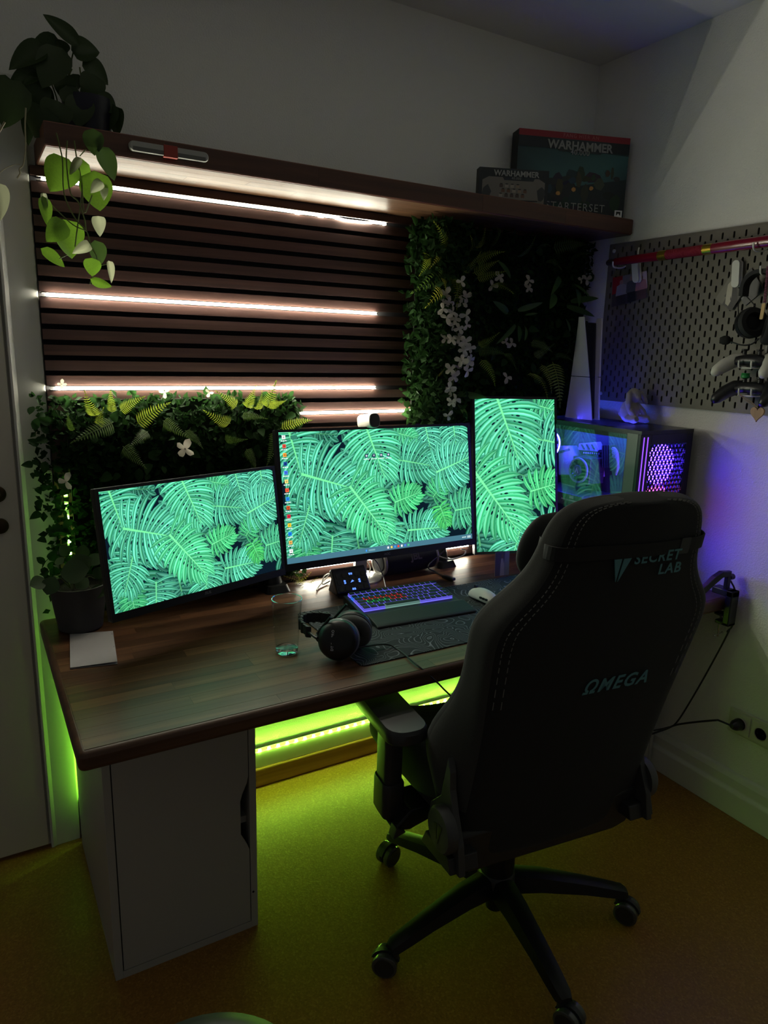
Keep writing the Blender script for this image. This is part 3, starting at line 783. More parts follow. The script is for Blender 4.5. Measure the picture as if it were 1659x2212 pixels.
# ================================================================ gaming chair
M_fab = mat('charcoal_fabric', (.0105, .0112, .0112), .9, noise=(900, .35), bump=(900, .3, .0006), sheen=.06)
M_fabl = mat('grey_fabric_piping', (.038, .039, .036), .9, noise=(1200, .4), bump=(900, .3, .0006), sheen=.08)
M_blk = mat('chair_plastic', (.028, .029, .029), .45)
M_frame = mat('chair_metal', (.015, .016, .0165), .40, .3)
M_prt = mat('teal_print', (.11, .30, .34), .7)
M_thread = mat('grey_thread', (.17, .17, .16), .9)
CX, CY, CA = .955, -.872, -.117
ch = thing('gaming_chair', 'black fabric gaming chair on a five-star base in front of the desk', 'chair', (CX, CY, 0), CA)
TH = math.radians(10); HY, HZ, AX = -.22, .47, .035
Dv = Vector((0, -math.sin(TH), math.cos(TH))); Nv = Vector((0, math.cos(TH), math.sin(TH)))   # up along the back, forward normal
def axd(d): return -.008+.052*min(1, max(0, (d+.1)/.75))
def bk(s, d, n): return Vector((axd(d)+s, HY, HZ))+Dv*d+Nv*n     # s across, d up, n forward of the back plane
HWT = [(-.11, .262), (-.05, .266), (.05, .266), (.15, .268), (.25, .274), (.33, .284), (.42, .294), (.47, .298), (.505, .293), (.535, .272), (.562, .246), (.59, .224), (.62, .209), (.655, .200), (.69, .194), (.72, .186), (.742, .172), (.757, .146), (.766, .105), (.770, .05)]
WFT = [(-.11, .03), (.0, .08), (.08, .135), (.15, .165), (.22, .15), (.29, .105), (.36, .085), (.42, .085), (.50, .085), (.56, .075), (.62, .062), (.70, .055), (.76, .040), (.78, .03)]   # how far the side wings come forward
rings = []; seamL = []; seamR = []; pip = []
for d, hw in HWT:
    wf = interp(WFT, d); fl = 1.0+.17*math.exp(-((d-.16)/.085)**2)
    dq = d
    ring = []
    for s, n in ((0, -.010), (.35, -.008), (.66, .0), (.84, .006), (.93, .014), (.97, .030)):
        ring.append((s*hw, n))
    ring += [(hw*.985*fl, wf*.55+.014), (hw*1.0*fl, wf*.82+.012), (hw*.97*fl, wf+.012), (hw*.87*fl, wf+.014), (hw*.74, wf*.78+.02), (hw*.6, .052), (hw*.3, .055), (0, .056)]
    full = ring+[(-s, n) for s, n in ring[-2:0:-1]]
    rings.append([bk(s, dq, n) for s, n in full])
bk_o = obj('backrest', B().loft(rings), M_fab, ch, smooth=True, sub=2)
bk_o.data.materials.append(M_fabl); nr = len(rings[0])
for p in bk_o.data.polygons:
    if len(p.vertices) == 4:
        js = sorted(v % nr for v in p.vertices); k = min(p.vertices)//nr
        lo, hi = js[0], js[-1]
        if k >= 2 and ((4 <= lo and hi <= 7) or (nr-7 <= lo and hi <= nr-4)): p.material_index = 1
# lighter edge panel with a double seam around the left and right flank
for sg in (-1, 1):
    for off, rad in ((.835, .0011), (.895, .0011)):
        pts = [bk(sg*hw*(off if sg < 0 else off-.07), d, -.0005 if off < .86 else .0035) for d, hw in HWT if d > .30]
        pts = smooth_path(pts, 3)
        b = B()
        for k in range(0, len(pts)-1): b.tube([pts[k], pts[k]+(pts[k+1]-pts[k])*.6], rad, 4)
        obj('seam', b, M_thread, ch, label='grey stitching')
# seat cushion with raised sides
rings = []
for y, zt, hw in ((-.21, .50, .235), (-.19, .515, .25), (-.05, .525, .262), (.10, .535, .27), (.20, .545, .272), (.25, .545, .268), (.285, .525, .25), (.295, .49, .23)):
    prof = [(-hw, .44), (-hw*1.04, .48), (-hw*1.02, zt+.035), (-hw*.9, zt+.05), (-hw*.72, zt+.012), (-hw*.4, zt-.004), (0, zt-.006), (hw*.4, zt-.004), (hw*.72, zt+.012), (hw*.9, zt+.05), (hw*1.02, zt+.035), (hw*1.04, .48), (hw, .44), (0, .432)]
    if y > .2: prof = [(x, z-(.035 if z > .51 else 0)*(y-.2)/.095) for x, z in prof]
    rings.append([Vector((-.004+x, y, z)) for x, z in prof])
obj('seat', B().loft(rings), M_fab, ch, smooth=True, sub=2)
obj('seat_pan', B().box(-.20, .20, -.20, .24, .415, .445), M_frame, ch, bev=.01)
# recliner brackets with round covers
for sg in (-1, 1):
    x = -.012+sg*.262
    poly = [(-.262, .405), (-.16, .395), (-.11, .44), (-.12, .50), (-.150, .53), (-.165, .545), (-.182, .62), (-.188, .65), (-.202, .62), (-.205, .58), (-.222, .53), (-.250, .47)]
    obj('recliner_bracket', B().prism(poly, lambda y, z: (x-.010*sg, y, z), lambda y, z: (x+.006*sg, y, z)), mat('bracket_satin', (.05, .052, .052), .5), ch, bev=.002)
    cv = obj('recliner_cover', B().lathe([(.052, 0), (.052, .018), (.047, .024), (.04, .0245), (.001, .0245)], 32, (x+.005*sg, -.200, .485), (sg, 0, 0)), mat('cover_satin', (.06, .062, .062), .5), ch, smooth=True, label='round hinge cover')
    e = .0008; xx = x+(.005+.0247)*sg
    obj('emblem', B().prism([(-.220, .505), (-.203, .505), (-.203, .455)], lambda y, z: (xx, y, z), lambda y, z: (xx+e*sg, y, z))
        .prism([(-.197, .502), (-.183, .497), (-.197, .462)], lambda y, z: (xx, y, z), lambda y, z: (xx+e*sg, y, z)), M_frame, cv)
    obj('bracket_skirt', B().prism([(-.25, .405), (-.11, .395), (-.13, .435), (-.24, .44)], lambda y, z: (x-.05*sg, y, z), lambda y, z: (x+.022*sg, y, z)), M_blk, ch, bev=.003)
obj('mechanism', B().box(-.11, .11, -.17, .14, .33, .42), M_frame, ch, bev=.012)
obj('lower_back_cover', B().loft([[bk(x, d, n) for x, n in ((-w, .0), (-w, .05), (w, .05), (w, 0))] for d, w in ((-.125, .20), (-.105, .25), (-.04, .255), (.0, .255))]), M_blk, ch, bev=.01, smooth=True)
# armrests
def armrest(sg):
    x = -.008+sg*.318; yy = .012
    obj('armrest_pad', B().loft([[(x+px*s, yy+.005+py*s, z) for px, py in rrect(.100, .255, .040)] for s, z in ((.88, .636), (1.0, .646), (1.0, .668), (.95, .6755), (.6, .676))]), M_blk, ch, smooth=True)
    obj('armrest_stem', B().loft([[(x-sg*-.008+px, yy-.02+py, z) for px, py in rrect(.046, .066, .014)] for z in (.46, .645)]), M_blk, ch, smooth=True)
    obj('armrest_sleeve', B().loft([[(x+sg*.008+px*s, yy-.02+py*s, z) for px, py in rrect(.056, .080, .018)] for s, z in ((.8, .412), (1, .425), (1, .50), (.94, .506))]), M_blk, ch, smooth=True)
    obj('armrest_bracket', B().prism([(x+sg*.025, .408), (x-sg*.02, .400), (x-sg*.10, .425), (x-sg*.22, .428), (x-sg*.22, .446), (x-sg*.10, .452), (x-sg*.02, .45)], lambda a, z: (a, -.075, z), lambda a, z: (a, .02, z)), M_frame, ch, bev=.004)
    obj('armrest_lever', B().prism([(x-sg*.005, .405), (x+sg*.028, .392), (x+sg*.02, .42)], lambda a, z: (a, -.085, z), lambda a, z: (a, -.055, z)), M_blk, ch, bev=.002)
armrest(-1); armrest(1)
# headrest cushion held by a strap
rings = []
for k in range(9):
    t = -1+2*k/8; hw = .168*(1-abs(t)**2.6*.30); th = .062*(1-abs(t)**3*.75)
    rings.append([bk(hw*math.cos(a)*(1.0)+.0, (.605)+.080*t*(1 if t < 0 else 1.12)+.0, .105+th*math.sin(a)*(.9 if math.sin(a) > 0 else .65)+.055*abs(math.cos(a))**2) for a in [2*PI*i/20 for i in range(20)]])
obj('head_cushion', B().loft(rings), mat('velour_black', (.010, .010, .011), .85, sheen=.05), ch, smooth=True, sub=1)
st = B(); ring = []
path = [(-.150, .640, .12), (-.178, .652, .075), (-.196, .662, .040), (-.192, .668, .014), (-.170, .670, .001), (-.10, .671, -.007), (0, .670, -.0125), (.10, .668, -.0075), (.165, .667, .001), (.186, .667, .014), (.190, .667, .038), (.178, .66, .075), (.15, .65, .12)]
rr2 = [[bk(s, d-.0145, n), bk(s, d+.0145, n), bk(s*1.012, d+.0145, n-.0022), bk(s*1.012, d-.0145, n-.0022)] for s, d, n in smooth_path(path, 3)]
obj('strap', st.loft(rr2), mat('strap_webbing', (.012, .012, .013), .8, bump=(600, .4, .0005)), ch)
obj('strap_buckle', B().prism(rrect(.026, .036, .003), lambda a, b_: bk(.115+a, .668+b_, -.0085), lambda a, b_: bk(.115+a, .668+b_, -.0105)), M_blk, ch)
# lettering on the back
X1, D1 = Vector((1, 0, 0)), Dv
def back_text(name, body, size, s, d, n, **k):
    me = text_mesh(name, body, size, .0004, **k)
    obj(name, me, M_prt, ch, M=axes_matrix(bk(s, d, n), X1, D1, -Nv))
back_text('lettering', 'SECRET', .033, .047, .6500, -.0120, spacing=1.12, bold=.0006)
back_text('lettering', 'LAB', .033, .090, .6195, -.0118, spacing=1.12, bold=.0006)
obj('shield_emblem', B().prism([(-.066, .655), (-.047, .655), (-.047, .604)], lambda s, d: bk(s, d, -.0105), lambda s, d: bk(s, d, -.0125))
    .prism([(-.042, .655), (-.023, .655), (-.042, .604)], lambda s, d: bk(s, d, -.0105), lambda s, d: bk(s, d, -.0125)), M_prt, ch)
back_text('lettering', '\u03a9MEGA', .046, .042, .350, -.0121, shear=.3, spacing=1.2, bold=.001)
# gas lift and star base
obj('gas_lift', B().lathe([(.046, .13), (.046, .27), (.034, .27), (.034, .36)], 24), M_frame, ch, smooth=True)
obj('lift_tip', B().lathe([(.014, .022), (.024, .027), (.024, .12)], 20), M_frame, ch, smooth=True)
obj('hub', B().lathe([(.045, .085), (.052, .095), (.052, .135), (.042, .152), (.036, .155)], 32), M_blk, ch, smooth=True)
M_wheel = mat('clear_wheel', (.06, .065, .06), .12, trans=.0, coat=.5)
for k, ang in enumerate((120, 192, 264, 336, 48)):
    a = math.radians(ang); u = Vector((math.cos(a), math.sin(a), 0)); v = Vector((-u.y, u.x, 0))
    rg = []
    for r, zc, hh, hwid in ((.03, .118, .026, .034), (.12, .118, .021, .032), (.24, .104, .015, .027), (.30, .094, .013, .025), (.345, .086, .011, .022), (.357, .082, .006, .016)):
        rg.append([u*r+v*(q*hwid)+Vector((0, 0, zc+z*hh)) for q, z in ((-1, -1), (-.75, .75), (-.3, 1), (.3, 1), (.75, .75), (1, -1))])
    leg = obj('leg', B().loft(rg), M_frame, ch, smooth=True, ang=30)
    ca = a+(.9, -.5, .35, -.35, .6)[k]*1.6; w = Vector((math.cos(ca), math.sin(ca), 0)); c = u*.340; ax = Vector((-w.y, w.x, 0)); cc = c+w*.022+Vector((0, 0, .032))
    cs = obj('caster', B().lathe([(.011, 0), (.011, .035)], 12, c+Vector((0, 0, .05))).loft([[cc+ax*e+Vector((0, 0, 0))+w*(r_*math.cos(t))+Vector((0, 0, r_*math.sin(t))) for t in [PI*(.08+.84*i/8) for i in range(9)]] for e, r_ in ((-.006, .036), (.006, .036))]), M_blk, ch, smooth=True)
    for s in (-1, 1):
        q = cc+ax*(s*.015)
        wh = obj('wheel', B().lathe([(.018, -.009), (.026, -.010), (.031, -.007), (.032, 0), (.031, .007), (.026, .010), (.018, .009)], 28, q, ax, caps=True), M_wheel, cs, smooth=True)
        wh['label'] = 'clear wheel with black hub'
        obj('wheel_hub', B().lathe([(.020, -.0105), (.024, -.0112), (.024, .0112), (.020, .0105)], 24, q, ax), M_blk, cs, smooth=True)

# ================================================================ computer tower
M_case = mat('case_black', (.016, .016, .018), .32, .3)
M_caseg = mat('case_grey_steel', (.10, .11, .10), .45, .4)
M_glass = glass_mat('tinted_glass', (.88, .89, .91), 1.8)
PX0, PX1, PY0, PY1, PZ0, PZ1 = 1.660, 1.915, -.612, -.060, .760, 1.272
pc = thing('computer_tower', 'black computer tower with glass side and glowing mesh front beside the wall', 'computer', ((PX0+PX1)/2, (PY0+PY1)/2, DZ1))
obj('foot', B().box(PX0+.03, PX1-.03, PY0+.03, PY0+.07, DZ1, PZ0), M_case, pc, w=True)
obj('foot', B().box(PX0+.03, PX1-.03, PY1-.07, PY1-.03, DZ1, PZ0), M_case, pc, w=True)
obj('bottom_plate', B().box(PX0, PX1, PY0, PY1, PZ0, PZ0+.012), M_case, pc, w=True)
obj('rear_plate', B().box(PX0, PX1, PY1-.006, PY1, PZ0, PZ1), M_case, pc, w=True)
obj('right_plate', B().box(PX1-.006, PX1, PY0+.02, PY1, PZ0, PZ1), M_case, pc, w=True, bev=.002)
# roof with slots over the fans
roof = B().box(PX0, PX1, PY0, -.46, PZ1-.012, PZ1).box(PX0, PX1, -.10, PY1, PZ1-.012, PZ1).box(PX0, PX0+.03, -.46, -.10, PZ1-.012, PZ1).box(PX1-.025, PX1, -.46, -.10, PZ1-.012, PZ1)
y = -.455
while y < -.105: roof.box(PX0+.03, PX1-.025, y, y+.0035, PZ1-.006, PZ1-.001); y += .010
obj('roof', roof, M_case, pc, w=True)
obj('side_frame', B().box(PX0-.001, PX0+.004, PY0+.012, PY0+.055, PZ0, PZ1-.0115), M_caseg, pc, w=True, label='grey steel strip beside the glass')
obj('side_frame', B().box(PX0-.001, PX0+.004, PY0+.055, PY1, PZ1-.030, PZ1-.012).box(PX0-.001, PX0+.004, PY0+.055, PY1, PZ0, PZ0+.02), M_case, pc, w=True)
obj('side_glass', B().box(PX0-.003, PX0-.0005, PY0+.054, PY1, PZ0+.01, PZ1-.016), M_glass, pc, w=True, label='clear glass side panel')
# front: frame, triangular mesh and three coloured fans behind it
fr = B()
gx0, gx1, gz0, gz1 = PX0+.050, PX1-.030, PZ0+.03, PZ1-.045
fr.box(PX0, gx0, PY0, PY0+.02, PZ0, PZ1-.012).box(gx1, PX1, PY0, PY0+.02, PZ0, PZ1-.012).box(gx0, gx1, PY0, PY0+.02, gz1, PZ1-.012).box(gx0, gx1, PY0, PY0+.02, PZ0, gz0)
front = obj('front_frame', fr, M_case, pc, w=True, bev=.0015)
REFLECTION_LINES = B().box(PX0+.012, PX0+.016, PY0-.001, PY0+.004, PZ0, PZ1-.02).box(PX0+.03, PX0+.034, PY0-.001, PY0+.004, PZ0, PZ1-.02)
me = B(); st = .0180; bw = .0014
def clipline(p, d):
    t0, t1 = -9, 9
    for o, v, lo, hi in ((p[0], d[0], gx0, gx1), (p[1], d[1], gz0, gz1)):
        if abs(v) < 1e-9:
            if not lo <= o <= hi: return None
        else:
            a, b_ = sorted(((lo-o)/v, (hi-o)/v)); t0, t1 = max(t0, a), min(t1, b_)
    return (t0, t1) if t1 > t0 else None
for ang in (0, 60, 120):
    a = math.radians(ang); d = (math.cos(a), math.sin(a)); nn = (-d[1], d[0]); k = -60
    while k < 60:
        p = ((gx0+gx1)/2+nn[0]*k*st*.866, (gz0+gz1)/2+nn[1]*k*st*.866); r = clipline(p, d); k += 1
        if r:
            m_ = (r[0]+r[1])/2; h_ = (r[1]-r[0])/2
            me.obox((p[0]+d[0]*m_, PY0+.006, p[1]+d[1]*m_), (d[0]*h_, 0, d[1]*h_), (0, .002, 0), (nn[0]*bw, 0, nn[1]*bw))
obj('front_mesh', me, M_case, pc, w=True, label='black triangular mesh')
E_blue = emitter('rgb_blue', (.05, .045, 1.0), PC_RGB); E_vio = emitter('rgb_violet', (.16, .05, 1.0), PC_RGB*.4); E_pink = emitter('rgb_pink', (1.0, .12, .55), PC_RGB*.15)
E_bv = emitter('rgb_blade_violet', (.06, .02, 1.0), 38.0); E_bp = emitter('rgb_blade_pink', (1.0, .10, .60), 4.5); E_bc = emitter('rgb_core', (.14, .07, 1.0), 4.0); E_ln = emitter('violet_reflection', (.22, .06, 1.0), 2.0)
M_blade = mat('fan_blade_milky', (.5, .45, .6), .5, trans=.5)
obj('reflection_line', REFLECTION_LINES, E_ln, pc, w=True, label='violet reflection drawn as a glowing line')  # lines glow to stand in for fan light reflected on the front
def fan(c, ax, R, em, em2, parent=pc, name='fan', eb=None):
    ax = Vector(ax); c = Vector(c)
    f = obj(name, B().ring(c, ax, R, .0045, 36, 6).lathe([(R*.36, -.008), (R*.36, .008)], 20, c, ax), M_case, parent, w=True, smooth=True)
    obj('glow_ring', B().ring(c-ax*.004, ax, R*.90, .0030, 36, 6), em, f, w=True)
    obj('glow_core', B().lathe([(R*.34, -.0115), (R*.34, -.009)], 20, c, -ax), em2, f, w=True)
    if eb: obj('light_diffuser', B().lathe([(R*1.0, -.013), (R*.98, -.014), (.001, -.0145)], 32, c, ax), eb, f, w=True)
    a = ax.cross(Vector((0, 0, 1)) if abs(ax.z) < .9 else Vector((1, 0, 0))).normalized(); b_ = ax.cross(a); bl = B()
    for k in range(9):
        t = 2*PI*k/9; rows = []
        for i in range(4):
            r = R*(.36+.5*i/3); tt = t+.25*i/3
            d0 = a*math.cos(tt-.20)+b_*math.sin(tt-.20); d1 = a*math.cos(tt+.24)+b_*math.sin(tt+.24)
            rows.append([c+d0*r-ax*.006, c+d1*r+ax*.006])
        bl.loft(rows, caps=False, closed=False)
    obj('blades', bl, M_blade, f, w=True)
    return f
gxm = (gx0+gx1)/2
fan((gxm, PY0+.040, PZ1-.118), (0, 1, 0), .068, E_vio, E_bc, eb=E_bv); fan((gxm, PY0+.040, PZ1-.256), (0, 1, 0), .068, E_pink, E_bp, eb=E_bp); fan((gxm, PY0+.040, PZ1-.394), (0, 1, 0), .068, E_vio, E_bc, eb=E_bv)
#obj('fan_light_bar', B().box(gx0+.002, gx0+.006, PY0+.020, PY0+.026, gz0+.02, gz1-.03).box(gx1-.006, gx1-.002, PY0+.020, PY0+.026, gz0+.02, gz1-.03), E_vio, pc, w=True)
for yy in (-.27, -.395): fan((PX0+.13, yy, PZ1-.014), (0, 0, -1), .056, E_blue, E_blue)
# interior
M_pcb = mat('circuit_board', (.10, .10, .16), .45); M_hs = mat('heatsink_lilac', (.5, .46, .6), .4, .2); M_chip = mat('dark_component', (.045, .045, .055), .4)
obj('board_tray', B().box(PX1-.045, PX1-.040, PY0+.075, PY1-.006, PZ0+.012, PZ1-.06), mat('tray_grey', (.05, .05, .07), .5), pc, w=True)
bx = PX1-.040
def ip(px, py, x): return at(px, py, x=x)
q0, q1 = ip(1200, 948, bx), ip(1338, 1052, bx)
mb = obj('motherboard', B().box(bx-.003, bx, min(q0.y, q1.y), PY1-.012, 1.045, 1.225), M_pcb, pc, w=True)
def slab(pxs, x0, x1, m, name, parent, **k):
    pts = [ip(px, py, x1) for px, py in pxs]
    return obj(name, B().prism([(p.y, p.z) for p in pts], lambda y, z: (x0, y, z), lambda y, z: (x1, y, z)), m, parent, w=True, **k)
hs = slab([(1206, 963), (1235, 963), (1244, 983), (1244, 1012), (1233, 1026), (1206, 1026)], bx-.003, bx-.034, M_hs, 'heatsink', mb, bev=.003)
slab([(1206, 975), (1228, 969), (1230, 973), (1206, 980)], bx-.034, bx-.037, M_chip, 'heatsink_groove', hs)
tm = text_mesh('heatsink_lettering', 'MSI', .022, .0003, shear=.2)
obj('heatsink_lettering', tm, mat('white_print', (.7, .7, .75), .5), hs, w=True, M=axes_matrix(ip(1222, 998, bx-.0352), (0, -1, 0), (0, 0, 1), (-1, 0, 0)))
h2 = slab([(1250, 958), (1286, 955), (1294, 972), (1290, 976), (1248, 972)], bx-.003, bx-.034, M_hs, 'heatsink', mb, bev=.002)
for k in range(3): slab([(1254+k*11, 960), (1257+k*11, 960), (1263+k*11, 971), (1260+k*11, 971)], bx-.034, bx-.0365, M_chip, 'heatsink_groove', h2)
for k in range(8):
    p = ip(1262+4.6*k, 978+.3*k, bx-.012); obj('capacitor', B().cyl((bx-.003, p.y, p.z), (bx-.014, p.y, p.z), .0032, 10), mat('capacitor_tin', (.7, .7, .75), .3, .8), mb, w=True)
for k in range(4): slab([(1300+5*k, 962), (1302.5+5*k, 962), (1302.5+5*k, 1010), (1300+5*k, 1010)], bx-.003, bx-.040, M_chip, 'memory_module', mb)
slab([(1270, 985), (1292, 983), (1294, 1002), (1272, 1004)], bx-.003, bx-.012, M_hs, 'socket_plate', mb)
slab([(1206, 1034), (1262, 1030), (1262, 1036), (1206, 1041)], bx-.003, bx-.012, M_chip, 'expansion_slot', mb)
slab([(1264, 1014), (1300, 1010), (1302, 1030), (1266, 1034)], bx-.003, bx-.016, M_hs, 'chipset_cover', mb, bev=.002)
cl_ = mat('cable_sleeve', (.30, .28, .40), .6)
for k in range(6):
    obj('cable_loom', B().tube(smooth_path([ip(1318, 975+3*k, bx-.004), ip(1326+k, 968+4*k, bx-.05), ip(1334, 980+5*k, bx-.05), ip(1336-k, 1010+3*k, bx-.02)]), .0042, 6), cl_, pc, w=True, smooth=True)
cc = ip(1249, 1016, PX0+.115)
co = obj('cpu_cooler', B().box(cc.x+.012, bx-.01, cc.y-.045, cc.y+.045, cc.z-.048, cc.z+.048), M_chip, pc, w=True, bev=.004)
obj('cooler_fan_frame', B().ring(cc, (1, 0, 0), .044, .0045, 40, 8), mat('fan_frame_grey', (.42, .46, .52), .4), co, w=True, smooth=True)
bl = B()
for k in range(11):
    t = 2*PI*k/11
    rows = [[cc+Vector((-.003, math.cos(t+.10*i-.22)*(.018+.008*i), math.sin(t+.10*i-.22)*(.018+.008*i))), cc+Vector((.006, math.cos(t+.10*i+.2)*(.018+.008*i), math.sin(t+.10*i+.2)*(.018+.008*i)))] for i in range(4)]
    bl.loft(rows, caps=False, closed=False)
obj('cooler_blades', bl, mat('cooler_black', (.02, .02, .024), .3), co, w=True)
obj('cooler_hub', B().lathe([(.020, 0), (.020, .006), (.018, .008), (.001, .008)], 28, cc, (-1, 0, 0)), mat('hub_grey', (.16, .18, .22), .4), co, w=True, smooth=True)
xh = cc.x-.0088
obj('hub_emblem', B().prism([(-.010, -.009), (-.005, -.009), (0, .003), (.005, -.009), (.010, -.009), (0, .012)], lambda y, z: (xh, cc.y-y, cc.z+z), lambda y, z: (xh+.0006, cc.y-y, cc.z+z)), mat('white_print', (.7, .7, .75), .5), co, w=True)
g0, g1 = ip(1203, 1060, PX0+.05), ip(1258, 1062, PX0+.05)
gp = obj('graphics_card', B().box(PX0+.05, bx-.004, g1.y, PY1-.012, g0.z-.045, g0.z), M_chip, pc, w=True, bev=.004)
obj('card_trim', B().box(PX0+.0485, PX0+.051, g1.y+.01, g1.y+.10, g0.z-.025, g0.z-.020).box(PX0+.0485, PX0+.051, g1.y+.04, g1.y+.06, g0.z-.015, g0.z-.005), mat('silver_trim', (.6, .6, .62), .3, .8), gp, w=True)
obj('power_supply_shroud', B().box(PX0+.012, PX1-.008, PY0+.075, PY1-.008, PZ0+.012, PZ0+.115), M_case, pc, w=True, bev=.003)
obj('light_bar', B().box(bx-.060, bx-.054, PY0+.13, PY1-.03, 1.236, 1.242).box(PX1-.05, PX1-.046, -.530, -.524, .93, 1.22), emitter('rgb_interior', (.03, .09, 1.0), PC_RGB*1.2), pc, w=True, label='blue light bar inside')
fan((PX0+.11, PY1-.03, 1.16), (0, 1, 0), .056, E_blue, E_blue)

# ================================================================ game console on the tower
ps = thing('game_console', 'white and black game console standing upright on the computer tower', 'console', (1.80, -.20, PZ1))
M_psw = mat('console_white', (.72, .69, .62), .45); M_psb = mat('console_black', (.012, .012, .014), .2)
obj('core', B().loft([[(1.802-.020*s, -.264+.05*(z-PZ1)/.36, z), (1.802+.020*s, -.264+.05*(z-PZ1)/.36, z), (1.802+.02*s, -.19, z), (1.802-.02*s, -.19, z)] for s, z in ((.8, PZ1+.001), (1.0, PZ1+.1), (1.35, PZ1+.25), (1.6, PZ1+.345))]), M_psb, ps, w=True, bev=.003)
for sg in (-1, 1):
    for seg, (za, zb) in (('lower_side_plate', (0, .152)), ('upper_side_plate', (.1545, .362))):
        rg = []
        for k in range(9):
            z = za+(zb-za)*k/8; q = z/.362
            xo = 1.802+sg*(.0185+.027*q**1.3); yf = -.285+.055*q; yb = -.150-.055*q
            rg.append([(xo-sg*.003, yf+.002, PZ1+z), (xo+sg*.002, yf, PZ1+z), (xo+sg*(.012-.004*q), (yf*.55+yb*.45), PZ1+z), (xo+sg*(.010-.002*q), (yf*.2+yb*.8), PZ1+z), (xo+sg*.002, yb, PZ1+z), (xo-sg*.003, yb, PZ1+z), (xo-sg*.004, (yf+yb)/2, PZ1+z)])
        obj(seg, B().loft(rg), M_psw, ps, w=True, smooth=True, ang=60)

# ================================================================ plush rabbit on the tower
rb = B(); bp = at(1362, 913, z=PZ1); X, Y, Z = bp.x, bp.y, PZ1
def bal(x, y, z, r, sc=(1, 1, 1)): rb.ball((X+x, Y+y, Z+z), r, 14, 9, sc)
bal(0, .01, .040, .036, (1.0, .9, 1.15)); bal(0, -.002, .095, .024, (.95, 1, 1.15)); bal(0, -.018, .088, .013)
rb.tube([(X-.012, Y, Z+.112), (X-.028, Y-.004, Z+.100), (X-.036, Y-.012, Z+.065), (X-.038, Y-.016, Z+.045)], [.006, .010, .011, .005], 8)
rb.tube([(X+.012, Y, Z+.112), (X+.026, Y-.010, Z+.104), (X+.040, Y-.018, Z+.080), (X+.050, Y-.02, Z+.066)], [.006, .010, .010, .005], 8)
rb.tube([(X-.02, Y, Z+.065), (X-.030, Y-.022, Z+.040), (X-.020, Y-.036, Z+.020)], [.010, .010, .008], 8)
rb.tube([(X+.02, Y, Z+.065), (X+.032, Y-.022, Z+.042), (X+.034, Y-.036, Z+.016)], [.010, .010, .008], 8)
rb.tube([(X-.018, Y, Z+.018), (X-.030, Y-.04, Z+.014), (X-.032, Y-.052, Z+.018)], [.014, .014, .011], 8)
rb.tube([(X+.018, Y, Z+.018), (X+.030, Y-.04, Z+.014), (X+.034, Y-.052, Z+.018)], [.014, .014, .011], 8)
bal(0, .045, .03, .012)
o = obj('plush_rabbit', rb, mat('grey_plush', (.33, .30, .285), .95, sheen=.3, bump=(700, .6, .001)), smooth=True, sub=0)
md = o.modifiers.new('remesh', 'REMESH'); md.mode = 'VOXEL'; md.voxel_size = .0022; md.use_smooth_shade = True
md = o.modifiers.new('smooth', 'SMOOTH'); md.factor = .5; md.iterations = 4
tag(o, 'small grey plush rabbit with drooping ears sitting on the computer tower', 'plush toy')

# ================================================================ pegboard on the right wall
M_peg = mat('pegboard_black', (.145, .130, .098), .5)
PGX, PGY, PGZ = 1.936, -.152, 1.899           # front face, far upper corner
pg = thing('pegboard', 'dark steel pegboard with rows of slots on the right wall', 'pegboard', (1.945, -.53, PGZ-.56))
b = B(); W_, H_ = .76, .56; th = .005
def pt(u, v, d=0): return (PGX+d, PGY-u, PGZ-v)
def cell(u0, u1, v0, v1, hole):
    if not hole:
        b.add([pt(u0, v0), pt(u1, v0), pt(u1, v1), pt(u0, v1)], [(0, 1, 2, 3)]); return
    cu, cv = (u0+u1)/2, (v0+v1)/2; hw, hh = .0034, .0105
    ring = []
    for k in range(5): t = PI*k/4; ring.append((cu+hw*math.cos(t), cv+(hh-hw)+hw*math.sin(t)))
    for k in range(5): t = PI+PI*k/4; ring.append((cu+hw*math.cos(t), cv-(hh-hw)+hw*math.sin(t)))
    vs = [pt(u1, v1), pt(u0, v1), pt(u0, v0), pt(u1, v0)]+[pt(*q) for q in ring]+[pt(q[0], q[1], th) for q in ring]
    fs = [(3, 0, 4), (3, 4, 13), (0, 5, 4), (0, 6, 5), (0, 7, 6), (0, 1, 7), (1, 8, 7), (1, 2, 8), (2, 9, 8), (2, 10, 9), (2, 11, 10), (2, 3, 11), (3, 12, 11), (3, 13, 12)]
    fs = [(3, 0, 4, 13), (0, 6, 5, 4), (0, 1, 7, 6), (1, 8, 7), (1, 2, 9, 8), (2, 11, 10, 9), (2, 3, 12, 11), (3, 13, 12)]
    for k in range(10): fs.append((4+k, 4+(k+1) % 10, 14+(k+1) % 10, 14+k))
    b.add(vs, fs)
for c in range(37):
    u0 = .010+.02*c
    off = 0 if c % 2 == 0 else .02
    v = .0
    if off: cell(u0, u0+.02, 0, .02, False); v = .02
    while v < H_-1e-6:
        v2 = min(v+.04, H_); cell(u0, u0+.02, v, v2, v2-v > .039); v = v2
cell(0, .010, 0, H_, False); cell(.75, .76, 0, H_, False)
obj('board', b, M_peg, pg, w=True)
obj('board_rim', B().box(PGX-.001, XR, PGY-.003, PGY+.001, PGZ-H_, PGZ).box(PGX-.001, XR, PGY-W_, PGY, PGZ-.001, PGZ+.003).box(PGX-.001, XR, PGY-W_, PGY, PGZ-H_-.003, PGZ-H_+.001), M_peg, pg, w=True)
